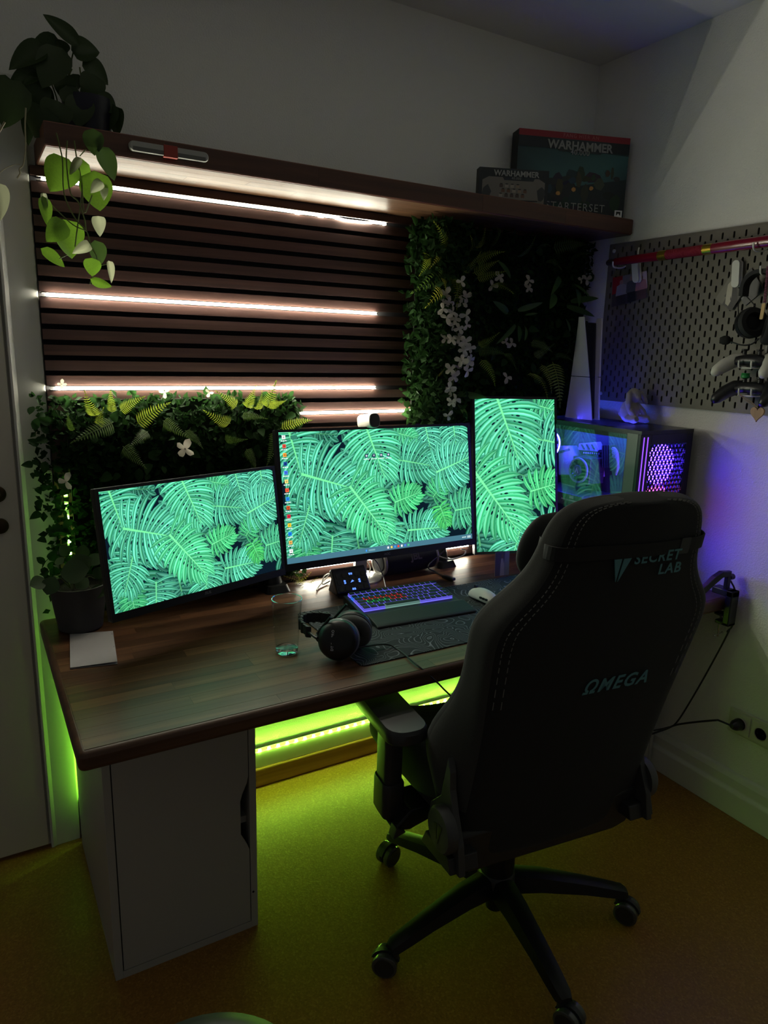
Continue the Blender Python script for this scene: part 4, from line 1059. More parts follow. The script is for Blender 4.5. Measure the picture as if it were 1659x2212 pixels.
for u, v in ((.022, .022), (.022, H_-.022), (.738, .022), (.738, H_-.022)):
    obj('mounting_screw', B().lathe([(.007, 0), (.007, .003), (.004, .004), (.001, .004)], 16, pt(u, v), (-1, 0, 0)), mat('screw_cap_white', (.6, .6, .58), .4), pg, w=True, smooth=True)
    obj('spacer', B().cyl((PGX+.004, PGY-u, PGZ-v), (XR, PGY-u, PGZ-v), .008, 12), M_peg, pg, w=True)
obj('slot_shade_sheet', B().box(XR-.003, XR-.0005, PGY-W_+.002, PGY-.004, PGZ-H_+.002, PGZ-.002), M_felt, pg, w=True)  # black sheet added behind the slots so they read as shade
M_hook = mat('white_hook', (.72, .71, .66), .4)
def pgp(px, py, x=PGX): return at(px, py, x=x)

# --- red sword on two hooks
M_red = mat('red_lacquer', S(122, 14, 38), .25, coat=.4); M_redc = mat('red_cord', S(140, 22, 44), .7, bump=(260, .8, .003)); M_gold = mat('gold_band', S(190, 160, 60), .25, .9)
SX = 1.893
def sp(px, py): return at(px, py, x=SX)
pa, pb = sp(1313, 568), sp(1700, 515)
axis = (pb-pa).normalized(); Ls = (pb-pa).length
def along(px):
    q = sp(px, 568-53*(px-1313)/387); return q
sw_ = thing('red_sword', 'red lacquered sword with cord grip and gold bands lying across the pegboard hooks', 'sword', pa)
obj('end_cap', B().tube([along(1312), along(1316), along(1330)], [.008, .0125, .013], 14), mat('dark_cap', (.04, .03, .03), .3), sw_, w=True, smooth=True)
obj('scabbard', B().tube([along(1330), along(1425)], [.0135, .0165], 16), M_red, sw_, w=True, smooth=True)
for a, b_ in ((1425, 1442), (1522, 1541)): obj('gold_band', B().tube([along(a), along(b_)], .0168, 18), M_gold, sw_, w=True, smooth=True)
rib = B(); n = 26
for k in range(n):
    p0 = along(1442+80*k/n); rib.ring(p0, axis+Vector((0, 0, .35)), .0140, .0030, 16, 6)
obj('grip', rib.tube([along(1442), along(1522)], .0150, 16), M_redc, sw_, w=True, smooth=True)
obj('blade_sheath', B().tube([along(1541), along(1560), pb], [.0165, .0175, .0175], 18), M_red, sw_, w=True, smooth=True)
def hook(name, label, pts, r=.0028, grp=None):
    o = obj(name, B().tube(smooth_path(pts, 4), r, 8), M_hook, smooth=True); return tag(o, label, 'hook', grp)
q = along(1340)
hook('peg_hook', 'white hook holding the left end of the red sword', [(PGX+.002, q.y+.014, q.z-.012), (SX+.02, q.y+.012, q.z-.020), (SX-.012, q.y+.012, q.z-.021), (SX-.022, q.y+.012, q.z-.016), (SX-.024, q.y+.012, q.z-.002)], grp='white pegboard hooks')
q2 = sp(1361, 552)
hook('peg_hook', 'short white hook tongue just above the red sword', [(PGX-.001, q2.y, q2.z+.030), (PGX-.003, q2.y, q2.z+.020), (PGX-.003, q2.y, q2.z+.004)], .003, 'white pegboard hooks')
q3 = along(1640)
hook('peg_hook', 'white hook under the right stretch of the red sword', [(PGX+.002, q3.y, q3.z-.014), (SX+.02, q3.y, q3.z-.023), (SX-.012, q3.y, q3.z-.024), (SX-.024, q3.y, q3.z-.018), (SX-.026, q3.y, q3.z-.004)], grp='white pegboard hooks')

# --- photographs with clips (flat print, no likeness)
M_print = attr_mat('photo_print', 0, .35)
def flat_print(name, label, cat, corners, polys, x_off=0, border=None, th=.0006, thick_col=(.6, .58, .54)):
    """corners TL,TR,BR,BL in space; polys in 0..1 print coordinates (y up)"""
    tl, tr, br, bl = [Vector(c) for c in corners]
    def f(u, v): return bl.lerp(br, u).lerp(tl.lerp(tr, u), v)
    nrm = (br-bl).cross(tl-bl).normalized()
    t = thing(name, label, cat, (tl+br)/2)
    pp = B().add([f(0, 0), f(1, 0), f(1, 1), f(0, 1)]+[f(u, v)-nrm*th for u, v in ((0, 0), (1, 0), (1, 1), (0, 1))], [(0, 1, 2, 3), (7, 6, 5, 4), (0, 4, 5, 1), (1, 5, 6, 2), (2, 6, 7, 3), (3, 7, 4, 0)])
    obj('paper', pp, mat('photo_paper_%d' % int(thick_col[0]*100), thick_col, .4), t, w=True)
    x0, x1, y0, y1 = border or (0, 1, 0, 1); out = []
    for k, (poly, c) in enumerate(polys):
        pl, cl = clip_poly(poly, [c]*len(poly), 0, 1, 0, 1)
        if pl: out.append(([f(x0+(x1-x0)*u, y0+(y1-y0)*v)+nrm*(.00015+k*.00004) for u, v in pl], c))
    obj('print', colored_mesh('print', out), M_print, t, w=True)
    return t
R01 = [(0, 0), (1, 0), (1, 1), (0, 1)]
def man(cx, h, w, coat, legs, head):
    b_ = h*.46
    return [([(cx-w*.4, 0), (cx+w*.4, 0), (cx+w*.4, b_), (cx-w*.4, b_)], legs), ([(cx-w*.55, b_*.85), (cx+w*.55, b_*.85), (cx+w*.45, h*.78), (cx+w*.15, h*.83), (cx-w*.15, h*.83), (cx-w*.45, h*.78)], coat),
            ([(cx-w*.17+.0, h*.83), (cx+w*.17, h*.83), (cx+w*.19, h*.92), (cx+w*.1, h), (cx-w*.1, h), (cx-w*.19, h*.92)], head)]
X_ = PGX-.004
polys = [(R01, S(70, 66, 70)), ([(0, .42), (.30, .45), (.34, 1), (0, 1)], S(150, 38, 46)), ([(.3, .45), (.62, .45), (.62, 1), (.3, 1)], S(128, 122, 122)), ([(.62, .35), (1, .38), (1, 1), (.62, 1)], S(190, 170, 172))]
polys += man(.27, .86, .30, S(150, 146, 150), S(60, 58, 62), S(165, 130, 118))+man(.56, .92, .28, S(88, 88, 96), S(44, 44, 50), S(160, 130, 118))+man(.83, .88, .30, S(172, 120, 128), S(90, 66, 72), S(150, 110, 100))
flat_print('photo_print', 'small colour photo of three standing people clipped to the pegboard', 'photo', [at(1324, 600, x=X_), at(1397, 585, x=X_), at(1400, 642, x=X_), at(1321, 664, x=X_)], polys)
def clip(label, px0, px1, py0, py1, px_l, px_r):
    a, c = at(px0, py0, x=PGX-.016), at(px1, py1, x=PGX-.020)
    w = abs((at(px_l, py0, x=PGX-.016)-at(px_r, py0, x=PGX-.016)).y)
    t = thing('peg_clip', label, 'clip', a, group='white pegboard clips')
    d = (c-a); dn = d.normalized(); side = Vector((0, 1, 0)); L = d.length
    pr_ = rrect(w, L, w/2-.0005, 6)
    obj('front_jaw', B().prism(pr_, lambda u, v: a+dn*(L/2-v)+side*u, lambda u, v: a+dn*(L/2-v)+side*u-Vector((.003, 0, 0))), M_hook, t, w=True)
    obj('rear_jaw', B().prism(pr_, lambda u, v: a+dn*(L/2-v)+side*u+Vector((.010, -.004, .001)), lambda u, v: a+dn*(L/2-v)+side*u+Vector((.0075, -.004, .001))), M_hook, t, w=True)
    obj('spring', B().cyl(a+dn*L*.4+Vector((-.001, 0, 0)), a+dn*L*.4+Vector((.014, 0, 0)), .0025, 10), M_steel, t, w=True)
clip('white clip under the red sword holding the people photo', 1371, 1374, 562, 611, 1366, 1379)
clip('white clip holding the two instant photos', 1591, 1588, 562, 621, 1583, 1599)
Xp = PGX-.008
flat_print('instant_photo', 'tilted instant photo of a rounded pale shape under the white clip', 'photo', [at(1579, 593, x=Xp), at(1603, 636, x=Xp-.001), at(1579, 672, x=Xp-.002), at(1545, 646, x=Xp-.001)][3:]+[at(1579, 593, x=Xp), at(1603, 636, x=Xp-.001), at(1579, 672, x=Xp-.002)],
   [(R01, S(60, 58, 54)), ([(0, .55), (.4, .6), (1, .75), (1, 1), (0, 1)], S(120, 116, 104)), ([(.1, .25), (.4, .30), (.75, .55), (.95, .8), (.7, .85), (.35, .62), (.1, .45)], S(185, 178, 160)), ([(.0, 0), (.6, 0), (1, .5), (.9, .62), (.45, .3), (0, .25)], S(22, 22, 24))], (.20, .95, .07, .93), thick_col=(.84, .80, .70))
Xq = PGX-.005
flat_print('instant_photo', 'instant photo tucked behind the headset band', 'photo', [at(1588, 622, x=Xq), at(1622, 578, x=Xq), at(1650, 626, x=Xq), at(1609, 661, x=Xq)],
   [(R01, S(52, 54, 54)), ([(0, .3), (.5, .5), (.8, .9), (.3, 1), (0, .8)], S(92, 96, 96)), ([(.35, .62), (.75, .80), (.74, .84), (.33, .68)], S(210, 210, 205)), ([(.3, .35), (.45, .42), (.42, .48), (.28, .42)], S(200, 200, 195))], (.07, .93, .22, .94), thick_col=(.84, .80, .70))

# --- headset with boom microphone
M_hs2 = mat('headset_black', (.012, .012, .013), .4); M_pad = mat('ear_pad', (.014, .014, .015), .8)
hd = thing('headset', 'black headset with boom microphone hanging on the pegboard', 'headset', at(1625, 700, x=1.89))
HX = 1.885
def hp(px, py, dx=0): return at(px, py, x=HX+dx)
bw_ = smooth_path([hp(1606, 640), hp(1611, 612), hp(1626, 594), hp(1648, 586), hp(1676, 590), hp(1696, 610), hp(1702, 640)], 5)
cen = hp(1652, 640)
rg = []
for i, p_ in enumerate(bw_):
    rad = (p_-cen).normalized()
    rg.append([p_+rad*.006+Vector((-.016, 0, 0)), p_+rad*.008, p_+rad*.006+Vector((.016, 0, 0)), p_-rad*.006+Vector((.016, 0, 0)), p_-rad*.008, p_-rad*.006+Vector((-.016, 0, 0))])
obj('headband', B().loft(rg), M_pad, hd, w=True, smooth=True, ang=70)
obj('yoke', B().tube(smooth_path([hp(1606, 638), hp(1596, 650), hp(1595, 680), hp(1596, 708)]), .0016, 6).tube(smooth_path([hp(1612, 640), hp(1622, 650), hp(1632, 662)]), .0016, 6), M_hs2, hd, w=True)
def cup(c, n, R, name):
    n = Vector(n).normalized(); k = obj(name, B().lathe([(R*.55, -.022), (R*.93, -.018), (R, -.008), (R, .002)], 28, c, n), M_hs2, hd, w=True, smooth=True)
    obj('ear_pad', B().lathe([(R*.97, .002), (R*1.02, .010), (R*.92, .020), (R*.62, .021), (R*.5, .012), (R*.5, .004)], 28, c, n), M_pad, k, w=True, smooth=True)
c1 = hp(1622, 698, -.01); cup(c1, (-.35, -.75, .15), .045, 'ear_cup')
c2 = hp(1668, 712, -.01); cup(c2, (-.55, .65, .1), .045, 'ear_cup')
obj('microphone_boom', B().tube(smooth_path([hp(1640, 731, -.012), hp(1622, 744, -.02), hp(1600, 745, -.03), hp(1578, 738, -.035)]), .0022, 8), M_hs2, hd, w=True)
mc_ = hp(1567, 735, -.036); obj('microphone_foam', B().ball(mc_, .0165, 16, 10, (.85, 1.08, .86)), mat('foam_black', (.010, .010, .010), .95, bump=(900, .5, .001)), hd, w=True, smooth=True)
hk = hp(1655, 578)
hook('peg_hook', 'white hook carrying the headset band', [(PGX+.002, hk.y+.004, hk.z+.012), (HX+.02, hk.y+.004, hk.z-.016), (HX-.014, hk.y+.004, hk.z-.018), (HX-.022, hk.y+.004, hk.z+.004)], grp='white pegboard hooks')
# --- lanyard
la = thing('lanyard', 'pink and black woven lanyard with a wooden tag beside the headset', 'lanyard', hp(1652, 620, -.03))
pts = smooth_path([hp(1659, 575, -.026), hp(1656, 610, -.03), hp(1652, 654, -.034)], 8)
rope = B()
for k in range(len(pts)-1): rope.obox((pts[k]+pts[k+1])/2, (0, .0035, 0), (pts[k+1]-pts[k])*.42, (.0018, 0, 0))
obj('cord', rope, mat('pink_black_cord', S(96, 40, 66), .8, noise=(260, .9)), la, w=True)
ta, tb = hp(1651, 655, -.034), hp(1645, 690, -.034)
obj('wooden_tag', B().prism(rrect(.010, (tb-ta).length, .003), lambda u, v: (ta+tb)/2+(ta-tb).normalized()*v+Vector((0, u, 0)), lambda u, v: (ta+tb)/2+(ta-tb).normalized()*v+Vector((-.003, u, 0))), mat('pale_wood_tag', S(196, 160, 96), .5), la, w=True)

# --- two game pads on double hooks
def gamepad(label, c, m_body, m_grip, sticks, extra=None):
    """width along y, sticks up, grips towards the room"""
    c = Vector(c); t = thing('game_controller', label, 'controller', c, group='game controllers on the pegboard')
    b = B()
    rg = []
    for k in range(13):
        s = -1+2*k/12; hw = .052; e = 1-abs(s)**3*.25
        rg.append([c+Vector((dx*e, s*hw, dz*e-.004*s*s)) for dx, dz in ((.030, -.012), (.034, .0), (.030, .014), (.0, .018), (-.026, .014), (-.032, .0), (-.028, -.014), (0, -.018))])
    b.loft(rg)
    body = obj('body', b, m_body, t, w=True, smooth=True, ang=70)
    for sg in (-1, 1):
        g = B().tube([c+Vector((.012, sg*.036, .004)), c+Vector((-.004, sg*.058, -.002)), c+Vector((-.032, sg*.072, -.018)), c+Vector((-.062, sg*.077, -.036)), c+Vector((-.074, sg*.078, -.044))], [.018, .0225, .021, .017, .009], 14)
        obj('grip', g, m_grip, t, w=True, smooth=True, ang=80)
        st_ = obj('thumb_stick', B().lathe([(.006, 0), (.006, .010), (.0095, .012), (.0098, .015), (.008, .016)], 18, c+Vector((-.012, sg*.024, .016))), M_hs2, t, w=True, smooth=True)
        obj('trigger', B().tube([c+Vector((.030, sg*.030, .004)), c+Vector((.040, sg*.040, -.004)), c+Vector((.038, sg*.046, -.018))], [.009, .008, .005], 8), M_hs2, t, w=True, smooth=True)
    if extra: extra(t, c)
    return t
M_pad1 = mat('pad_black', (.016, .016, .018), .35); M_padw = mat('pad_white', (.62, .60, .54), .4)
c1 = at(1628, 778, x=1.886); c2 = at(1628, 838, x=1.886)
gamepad('white and black game controller on the upper double hook', c1, M_pad1, M_padw, None)
def greenring(t, c): obj('stick_ring', B().lathe([(.0105, .018), (.0125, .020), (.0125, .026), (.0105, .028), (.0125, .030), (.0105, .033)], 20, c+Vector((-.012, .024, .010))), mat('green_rubber', S(40, 140, 70), .5), t, w=True, smooth=True)
gamepad('black game controller with a green stick ring on the lower double hook', c2, M_pad1, M_pad1, None, greenring)
for c, lb in ((c1, 'upper'), (c2, 'lower')):
    t = thing('double_hook', 'white double hook under the %s game controller' % lb, 'hook', c, group='white pegboard hooks')
    for s in (-1, 1):
        obj('prong', B().tube(smooth_path([(PGX+.002, c.y+s*.020, c.z-.016), (1.90, c.y+s*.020, c.z-.022), (1.855, c.y+s*.020, c.z-.023), (1.846, c.y+s*.020, c.z-.016), (1.845, c.y+s*.020, c.z-.002)], 4), .0026, 8), M_hook, t, w=True, smooth=True)
    obj('crossbar', B().tube([(1.856, c.y-.02, c.z-.0235), (1.856, c.y+.02, c.z-.0235)], .0022, 8), M_hook, t, w=True, smooth=True)
    obj('tongue', B().cyl((PGX-.002, c.y-.006, c.z+.022), (PGX-.002, c.y-.006, c.z+.042), .0028, 8), M_hook, t, w=True)
# --- wooden heart
hc = at(1636, 893, x=1.845); ht = thing('heart_pendant', 'small wooden heart on a string below the game controllers', 'pendant', hc)
pl = []
for k in range(28):
    a = 2*PI*k/28; x = 16*math.sin(a)**3; y = 13*math.cos(a)-5*math.cos(2*a)-2*math.cos(3*a)-math.cos(4*a); pl.append((x/16*.0215, y/16*.0240))
obj('heart', B().prism(pl, lambda u, v: hc+Vector((.003, u, v)), lambda u, v: hc+Vector((-.003, u, v))), wood('heart_wood', S(130, 92, 52), S(160, 120, 74), S(176, 136, 88), .5, 2, 1, 0), ht, w=True, bev=.002)
top = hc+Vector((0, 0, .016)); ku = Vector((1.848, c2.y+.018, c2.z-.020))
obj('string', B().tube(smooth_path([top, (top+ku)/2+Vector((0, .006, 0)), ku, (top+ku)/2+Vector((0, -.006, 0)), top], 5), .0009, 5), mat('jute', S(150, 120, 84), .9), ht, w=True)

# ================================================================ things on the desk
TOP = DZ1
def contour_mat():
    m = bpy.data.materials.new('topographic_print'); m.use_nodes = True; nt = m.node_tree; p = nt.nodes['Principled BSDF']
    g = nt.nodes.new('ShaderNodeNewGeometry'); no = nt.nodes.new('ShaderNodeTexNoise'); no.inputs['Scale'].default_value = 9; no.inputs['Detail'].default_value = 1.2; no.inputs['Distortion'].default_value = .5
    nt.links.new(g.outputs['Position'], no.inputs['Vector'])
    mu = nt.nodes.new('ShaderNodeMath'); mu.operation = 'MULTIPLY'; mu.inputs[1].default_value = 26; nt.links.new(no.outputs[0], mu.inputs[0])
    fr = nt.nodes.new('ShaderNodeMath'); fr.operation = 'FRACT'; nt.links.new(mu.outputs[0], fr.inputs[0])
    rp = nt.nodes.new('ShaderNodeValToRGB'); e = rp.color_ramp.elements; e[0].position = 0; e[0].color = (.20, .20, .23, 1); e[1].position = .20; e[1].color = (.004, .004, .007, 1)
    nt.links.new(fr.outputs[0], rp.inputs[0]); nt.links.new(rp.outputs[0], p.inputs['Base Color']); p.inputs['Roughness'].default_value = .75
    return m
mat_x0, mat_x1, mat_y0, mat_y1 = .607, 1.515, -.722, -.325
dm = obj('desk_mat', B().prism([((mat_x0+mat_x1)/2+a, (mat_y0+mat_y1)/2+b_) for a, b_ in rrect(mat_x1-mat_x0, mat_y1-mat_y0, .012)], lambda x, y: (x, y, TOP), lambda x, y: (x, y, TOP+.003)), contour_mat())
tag(dm, 'large black desk mat with a topographic line print', 'desk mat')
MT = TOP+.003

# --- keyboard
KC = Vector((.925, -.392, MT)); KR = -.055
kb = thing('keyboard', 'black mechanical keyboard with purple backlight on the desk mat', 'keyboard', KC, KR)
KW, KD = .330, .138
tl = .10
def kz(y): return .012+(y+KD/2)*tl
obj('case', B().add([(-KW/2, -KD/2, .0), (KW/2, -KD/2, .0), (KW/2, KD/2, .0), (-KW/2, KD/2, .0), (-KW/2, -KD/2, kz(-KD/2)), (KW/2, -KD/2, kz(-KD/2)), (KW/2, KD/2, kz(KD/2)), (-KW/2, KD/2, kz(KD/2))],
    [(3,2,1,0),(4,5,6,7),(0,1,5,4),(1,2,6,5),(2,3,7,6),(3,0,4,7)]), M_plastic, kb, bev=.003)
rr = random.Random(4); u = .0190
rows = [[1]*13+[1, 1, 1], [1]*13+[2, 1], [1.5]+[1]*12+[1.5, 1], [1.75]+[1]*11+[2.25, 1], [1.25]+[1]*11+[1.75, 1, 1], [1.25, 1.25, 1.25, 6.25]+[1]*6]
key_meshes = {}
M_kc = mat('keycap_black', (.014, .014, .016), .55)
def key_mesh(w, cn, c):
    if (w, cn) not in key_meshes:
        a, b_ = w*u/2-.0009, u/2-.0009; top = .82 if w < 3 else .93
        b2 = B().loft([[(a*s, b_*t, z), (-a*s, b_*t, z), (-a*s, -b_*t, z), (a*s, -b_*t, z)] for s, t, z in ((1, 1, 0), (.97, .97, .0028), ((top+.97)/2+.02, .84, .0068), (top, .80, .0088))], caps=True)
        me = b2.mesh('key'); me.materials.append(M_kc); me.materials.append(emitter('key_glow_'+cn, c, .60))
        for p in me.polygons:
            p.material_index = 1 if all(me.vertices[v].co.z < .0075 for v in p.vertices) else 0
        key_meshes[(w, cn)] = me
    return key_meshes[(w, cn)]
glow = []
for r, row in enumerate(rows):
    x = -KW/2+.012; y = KD/2-.015-r*u-(.003 if r else 0)
    for i, w in enumerate(row):
        cx = x+w*u/2; x += w*u
        if cx > KW/2-.008: break
        cn, c = 'violet', S(118, 112, 255)
        if r == 1 and i < 6: cn, c = 'blue', S(60, 130, 255)
        if r == 2 and 1 <= i < 8: cn, c = 'red', S(255, 60, 60)
        if r == 3 and 1 <= i < 5: cn, c = 'green', S(50, 230, 110)
        if r == 3 and 5 <= i < 8: cn, c = 'red', S(255, 60, 60)
        if r == 5 and i == 3: cn, c = 'pale', S(110, 150, 140)
        M = Matrix.Translation((cx, y, kz(y)+.0030)) @ Matrix.Rotation(math.atan(tl), 4, 'X')
        obj('key', key_mesh(w, cn, c), None, kb, M=M)
        glow.append(([(cx-w*u/2, y-u/2, kz(y-u/2)+.0006), (cx+w*u/2, y-u/2, kz(y-u/2)+.0006), (cx+w*u/2, y+u/2, kz(y+u/2)+.0006), (cx-w*u/2, y+u/2, kz(y+u/2)+.0006)], c))
obj('backlight', colored_mesh('backlight', glow), attr_mat('key_glow', 1.1), kb, label='purple light between the keys')
obj('knob', B().lathe([(.008, 0), (.008, .010), (.007, .011)], 20, (KW/2-.018, KD/2-.014, kz(KD/2))), mat('knob_dark', (.03, .03, .035), .3, .6), kb, smooth=True)
wr = obj('wrist_rest', B().prism([(0, 0), (.082, 0), (.082, .016), (.070, .018), (.010, .009), (0, .006)], lambda y, z: (-.165, y, z), lambda y, z: (.165, y, z)), mat('black_leather', (.012, .012, .013), .6, bump=(300, .3, .001)), bev=.003,
     M=Matrix.Translation(KC) @ Matrix.Rotation(KR, 4, 'Z') @ Matrix.Translation((.006, -KD/2-.086, 0)))
tag(wr, 'black padded wrist rest in front of the keyboard', 'wrist rest')

# --- mouse
rg = []
for k in range(9):
    t = k/8; y = -.0625+.125*t; hw = .0325*(math.sin(PI*(.10+.80*t))**.55)*(1.0-.10*math.exp(-((t-.55)/.2)**2)); h = .038*math.sin(PI*(.08+.78*t))**.8
    rg.append([(hw*math.cos(a), y, .001+max(0, h*math.sin(a))**1.0) for a in [PI*i/10 for i in range(11)]])
ms = thing('computer_mouse', 'white computer mouse on the right part of the desk mat', 'mouse', (at(1047, 1291, z=MT+.01).x, at(1047, 1291, z=MT+.01).y, MT), .12)
obj('shell', B().loft(rg), mat('mouse_white', (.62, .60, .56), .4), ms, smooth=True, sub=1)
obj('button_gap', B().tube([(0, .060, .018), (0, .045, .0325), (0, .02, .0392)], .0011, 6), M_plastic, ms)
obj('scroll_wheel', B().cyl((-.0035, .040, .034), (.0035, .040, .034), .0065, 16), M_plastic, ms)
for s in (-1, 1):
    for j in range(3): obj('side_cutout', B().cbox((s*.0295, -.035+.012*j, .019), (.004, .008, .006)), M_plastic, ms)

# --- drinking glass
gp_ = at(620, 1408, z=TOP); gl_ = thing('drinking_glass', 'empty tall drinking glass on the desk', 'glass', gp_)
M_dg = bpy.data.materials.new('clear_glass'); M_dg.use_nodes = True
_p = M_dg.node_tree.nodes['Principled BSDF']; _p.inputs['Transmission Weight'].default_value = 1; _p.inputs['Roughness'].default_value = .02; _p.inputs['IOR'].default_value = 1.45; _p.inputs['Base Color'].default_value = (.93, .97, .96, 1)
M_thin = glass_mat('thin_glass', (.95, .97, .96), 1.38)
obj('glass_wall', B().lathe([(.0287, .012), (.0335, .07), (.0385, .143)], 40, caps=False).lathe([(.0270, .012), (.0318, .07), (.0370, .143)], 40, caps=False), M_thin, gl_, smooth=True)
obj('glass_rim', B().ring((0, 0, .1432), (0, 0, 1), .0377, .0010, 40, 6), M_dg, gl_, smooth=True)
obj('glass_bottom', B().lathe([(.001, .0005), (.026, .0005), (.0278, .003), (.0287, .012), (.0270, .0135), (.022, .0145), (.001, .0140)], 40), M_dg, gl_, smooth=True, ang=50)

# --- folded leaflet
def dk(px, py, z=TOP): return at(px, py, z=z)
nb = thing('leaflet', 'folded blank pale leaflet beside the plant pot', 'leaflet', dk(200, 1405))
c4 = [dk(151, 1372), dk(244, 1365), dk(254, 1435), dk(152, 1446)]
M_pap = mat('pale_paper', (.40, .385, .385), .8)
for nm, z0, sk_ in (('lower_leaf', .0006, 0), ('upper_leaf', .0022, .0045)):
    up = [p+Vector((0, 0, z0)) for p in c4]; up[2] += Vector((0, 0, sk_)); up[3] += Vector((0, 0, sk_*.3))
    obj(nm, B().add(up+[p+Vector((0, 0, .0008)) for p in up], [(0, 1, 2, 3), (7, 6, 5, 4), (0, 4, 5, 1), (1, 5, 6, 2), (2, 6, 7, 3), (3, 7, 4, 0)]), M_pap, nb, w=True)
e1, e2 = c4[1].lerp(c4[0], .03), c4[2].lerp(c4[3], .03)
obj('fine_print', B().obox(e1.lerp(e2, .10)+Vector((0, 0, .0040)), (.0005, 0, 0), (e2-e1)*.03, (0, 0, .0002)).obox(e1.lerp(e2, .62)+Vector((0, 0, .0052)), (.0005, 0, 0), (e2-e1)*.10, (0, 0, .0002)), mat('ink_grey', (.15, .15, .15), .8), nb, w=True)

# --- headphones lying on the desk
hpz = TOP; M_hpk = mat('headphone_black', (.008, .008, .009), .4); M_vel = mat('grey_velour', (.07, .072, .07), .95, sheen=.2)
hph = thing('headphones', 'large black over-ear headphones lying beside the keyboard', 'headphones', dk(740, 1400))
ca = dk(735, 1430)+Vector((0, .012, .055)); na = Vector((-.55, -.78, .30)).normalized()
def hcup(c, n, nm):
    k = obj(nm, B().lathe([(.046, -.006), (.050, .0), (.050, .010), (.046, .020), (.036, .027), (.020, .030), (.001, .031)], 36, c, n), M_hpk, hph, w=True, smooth=True)
    obj('trim_ring', B().ring(c, n, .0495, .0018, 40, 6), mat('satin_ring', (.25, .26, .28), .3, .7), k, w=True, smooth=True)
    obj('ear_cushion', B().lathe([(.048, -.002), (.052, -.010), (.052, -.018), (.046, -.027), (.036, -.030), (.027, -.027), (.026, -.012)], 36, c, n), M_vel, k, w=True, smooth=True)
    return k
k1 = hcup(ca, na, 'ear_cup')
cb = ca+Vector((.066, .050, -.002)); 
k2 = hcup(cb, Vector((.55, .78, .30)).normalized(), 'ear_cup')
tm = text_mesh('cup_lettering', 'DT 770 PRO', .0088, .0003, bold=.0001, spacing=1.1)
xa = na.cross(Vector((0, 0, 1))).normalized()*-1; ya = na.cross(xa)
if ya.z < 0: ya = -ya
xx = ya; yy = na.cross(xx)
obj('cup_lettering', tm, mat('white_print', (.7, .7, .75), .5), k1, w=True, M=axes_matrix(ca+na*.0300+yy*.010, xx, yy, na))
# headband: arc that swings to the left of the cups
mid = (ca+cb)/2; hz = (cb-ca).normalized(); left = Vector((-.80, .30, .12)).normalized(); left = (left-hz*left.dot(hz)).normalized()
arc = []
for k in range(15):
    t = -PI*.5+PI*k/14; arc.append(mid+hz*(math.sin(t)*.072)+left*(math.cos(t)*.125)+Vector((0, 0, .0)))
rg = [[p_+Vector((0, 0, .013))+(p_-mid).normalized()*.004, p_+Vector((0, 0, .013))-(p_-mid).normalized()*.005, p_-Vector((0, 0, .013))-(p_-mid).normalized()*.005, p_-Vector((0, 0, .013))+(p_-mid).normalized()*.004] for p_ in arc[3:12]]
obj('headband_pad', B().loft(rg), mat('headband_leather', (.015, .015, .016), .5, bump=(200, .6, .002)), hph, w=True, smooth=True, bev=.002)
ribs = B()
for k in range(3, 12): ribs.obox(arc[k], (arc[k]-mid).normalized()*.0065, (0, 0, .0145), (arc[min(k+1, 14)]-arc[k-1]).normalized()*.003)
obj('pad_rib', ribs, mat('headband_leather', (.015, .015, .016), .5), hph, w=True, bev=.001)
for s, c, n in ((1, ca, na), (-1, cb, Vector((.55, .78, .30)).normalized())):
    e = arc[3] if s > 0 else arc[11]
    f = arc[0] if s > 0 else arc[14]
    obj('yoke', B().tube(smooth_path([e, f+left*.045, c+n*.012+left*.056, c+n*.012+left*.02+Vector((0, 0, .053))]), .0036, 8).tube(smooth_path([f+left*.045, c+n*.012+left*.054-Vector((0, 0, .02)), c+n*.010+left*.01-Vector((0, 0, .0460))]), .0036, 8), M_hpk, hph, w=True, smooth=True)
cable_pts = [ca-Vector((-.03, 0, .030))+na*.01, dk(830, 1392, TOP+.012), dk(862, 1405, TOP+.004), dk(905, 1440, TOP+.003), at(938, 1468, y=DY0-.002), at(960, 1490, y=DY0-.006), at(985, 1515, y=-.80), at(1005, 1545, y=-.78)]
o = obj('headphone_cable', B().tube(smooth_path(cable_pts, 6), .0022, 8), M_plastic, hph, w=True, smooth=True)

# --- key pad with lit symbols (stream controller)
sd_l, sd_r = dk(722, 1290), dk(796, 1278)
sc_ = (sd_l+sd_r)/2; sx = (sd_r-sd_l).normalized(); SDM = axes_matrix(Vector((sc_.x, sc_.y+.012, TOP)), sx, Vector((-sx.y, sx.x, 0)), (0, 0, 1))
sd = thing('macro_keypad', 'small black macro keypad with blue ring symbol on a tilted stand', 'keypad', M=SDM)
tilt = math.radians(52); Tm = Matrix.Translation((0, 0, .044)) @ Matrix.Rotation(tilt, 4, 'X')
obj('housing', B().box(-.059, .059, -.042, .042, -.011, .011), M_plastic, sd, bev=.004, M=Tm)
obj('stand', B().prism([(-.024, 0), (.055, 0), (.030, .060), (-.008, .008)], lambda y, z: (-.05, y, z), lambda y, z: (.05, y, z)), M_matte, sd, bev=.003)
km = B().prism(rrect(.0155, .0155, .003, 3), lambda x, y: (x, y, 0), lambda x, y: (x*.95, y*.95, .0014)).mesh('key'); km.materials.append(mat('lcd_key', (.012, .012, .016), .12))
glw = emitter('keypad_blue', (.10, .24, 1.0), 1.8)
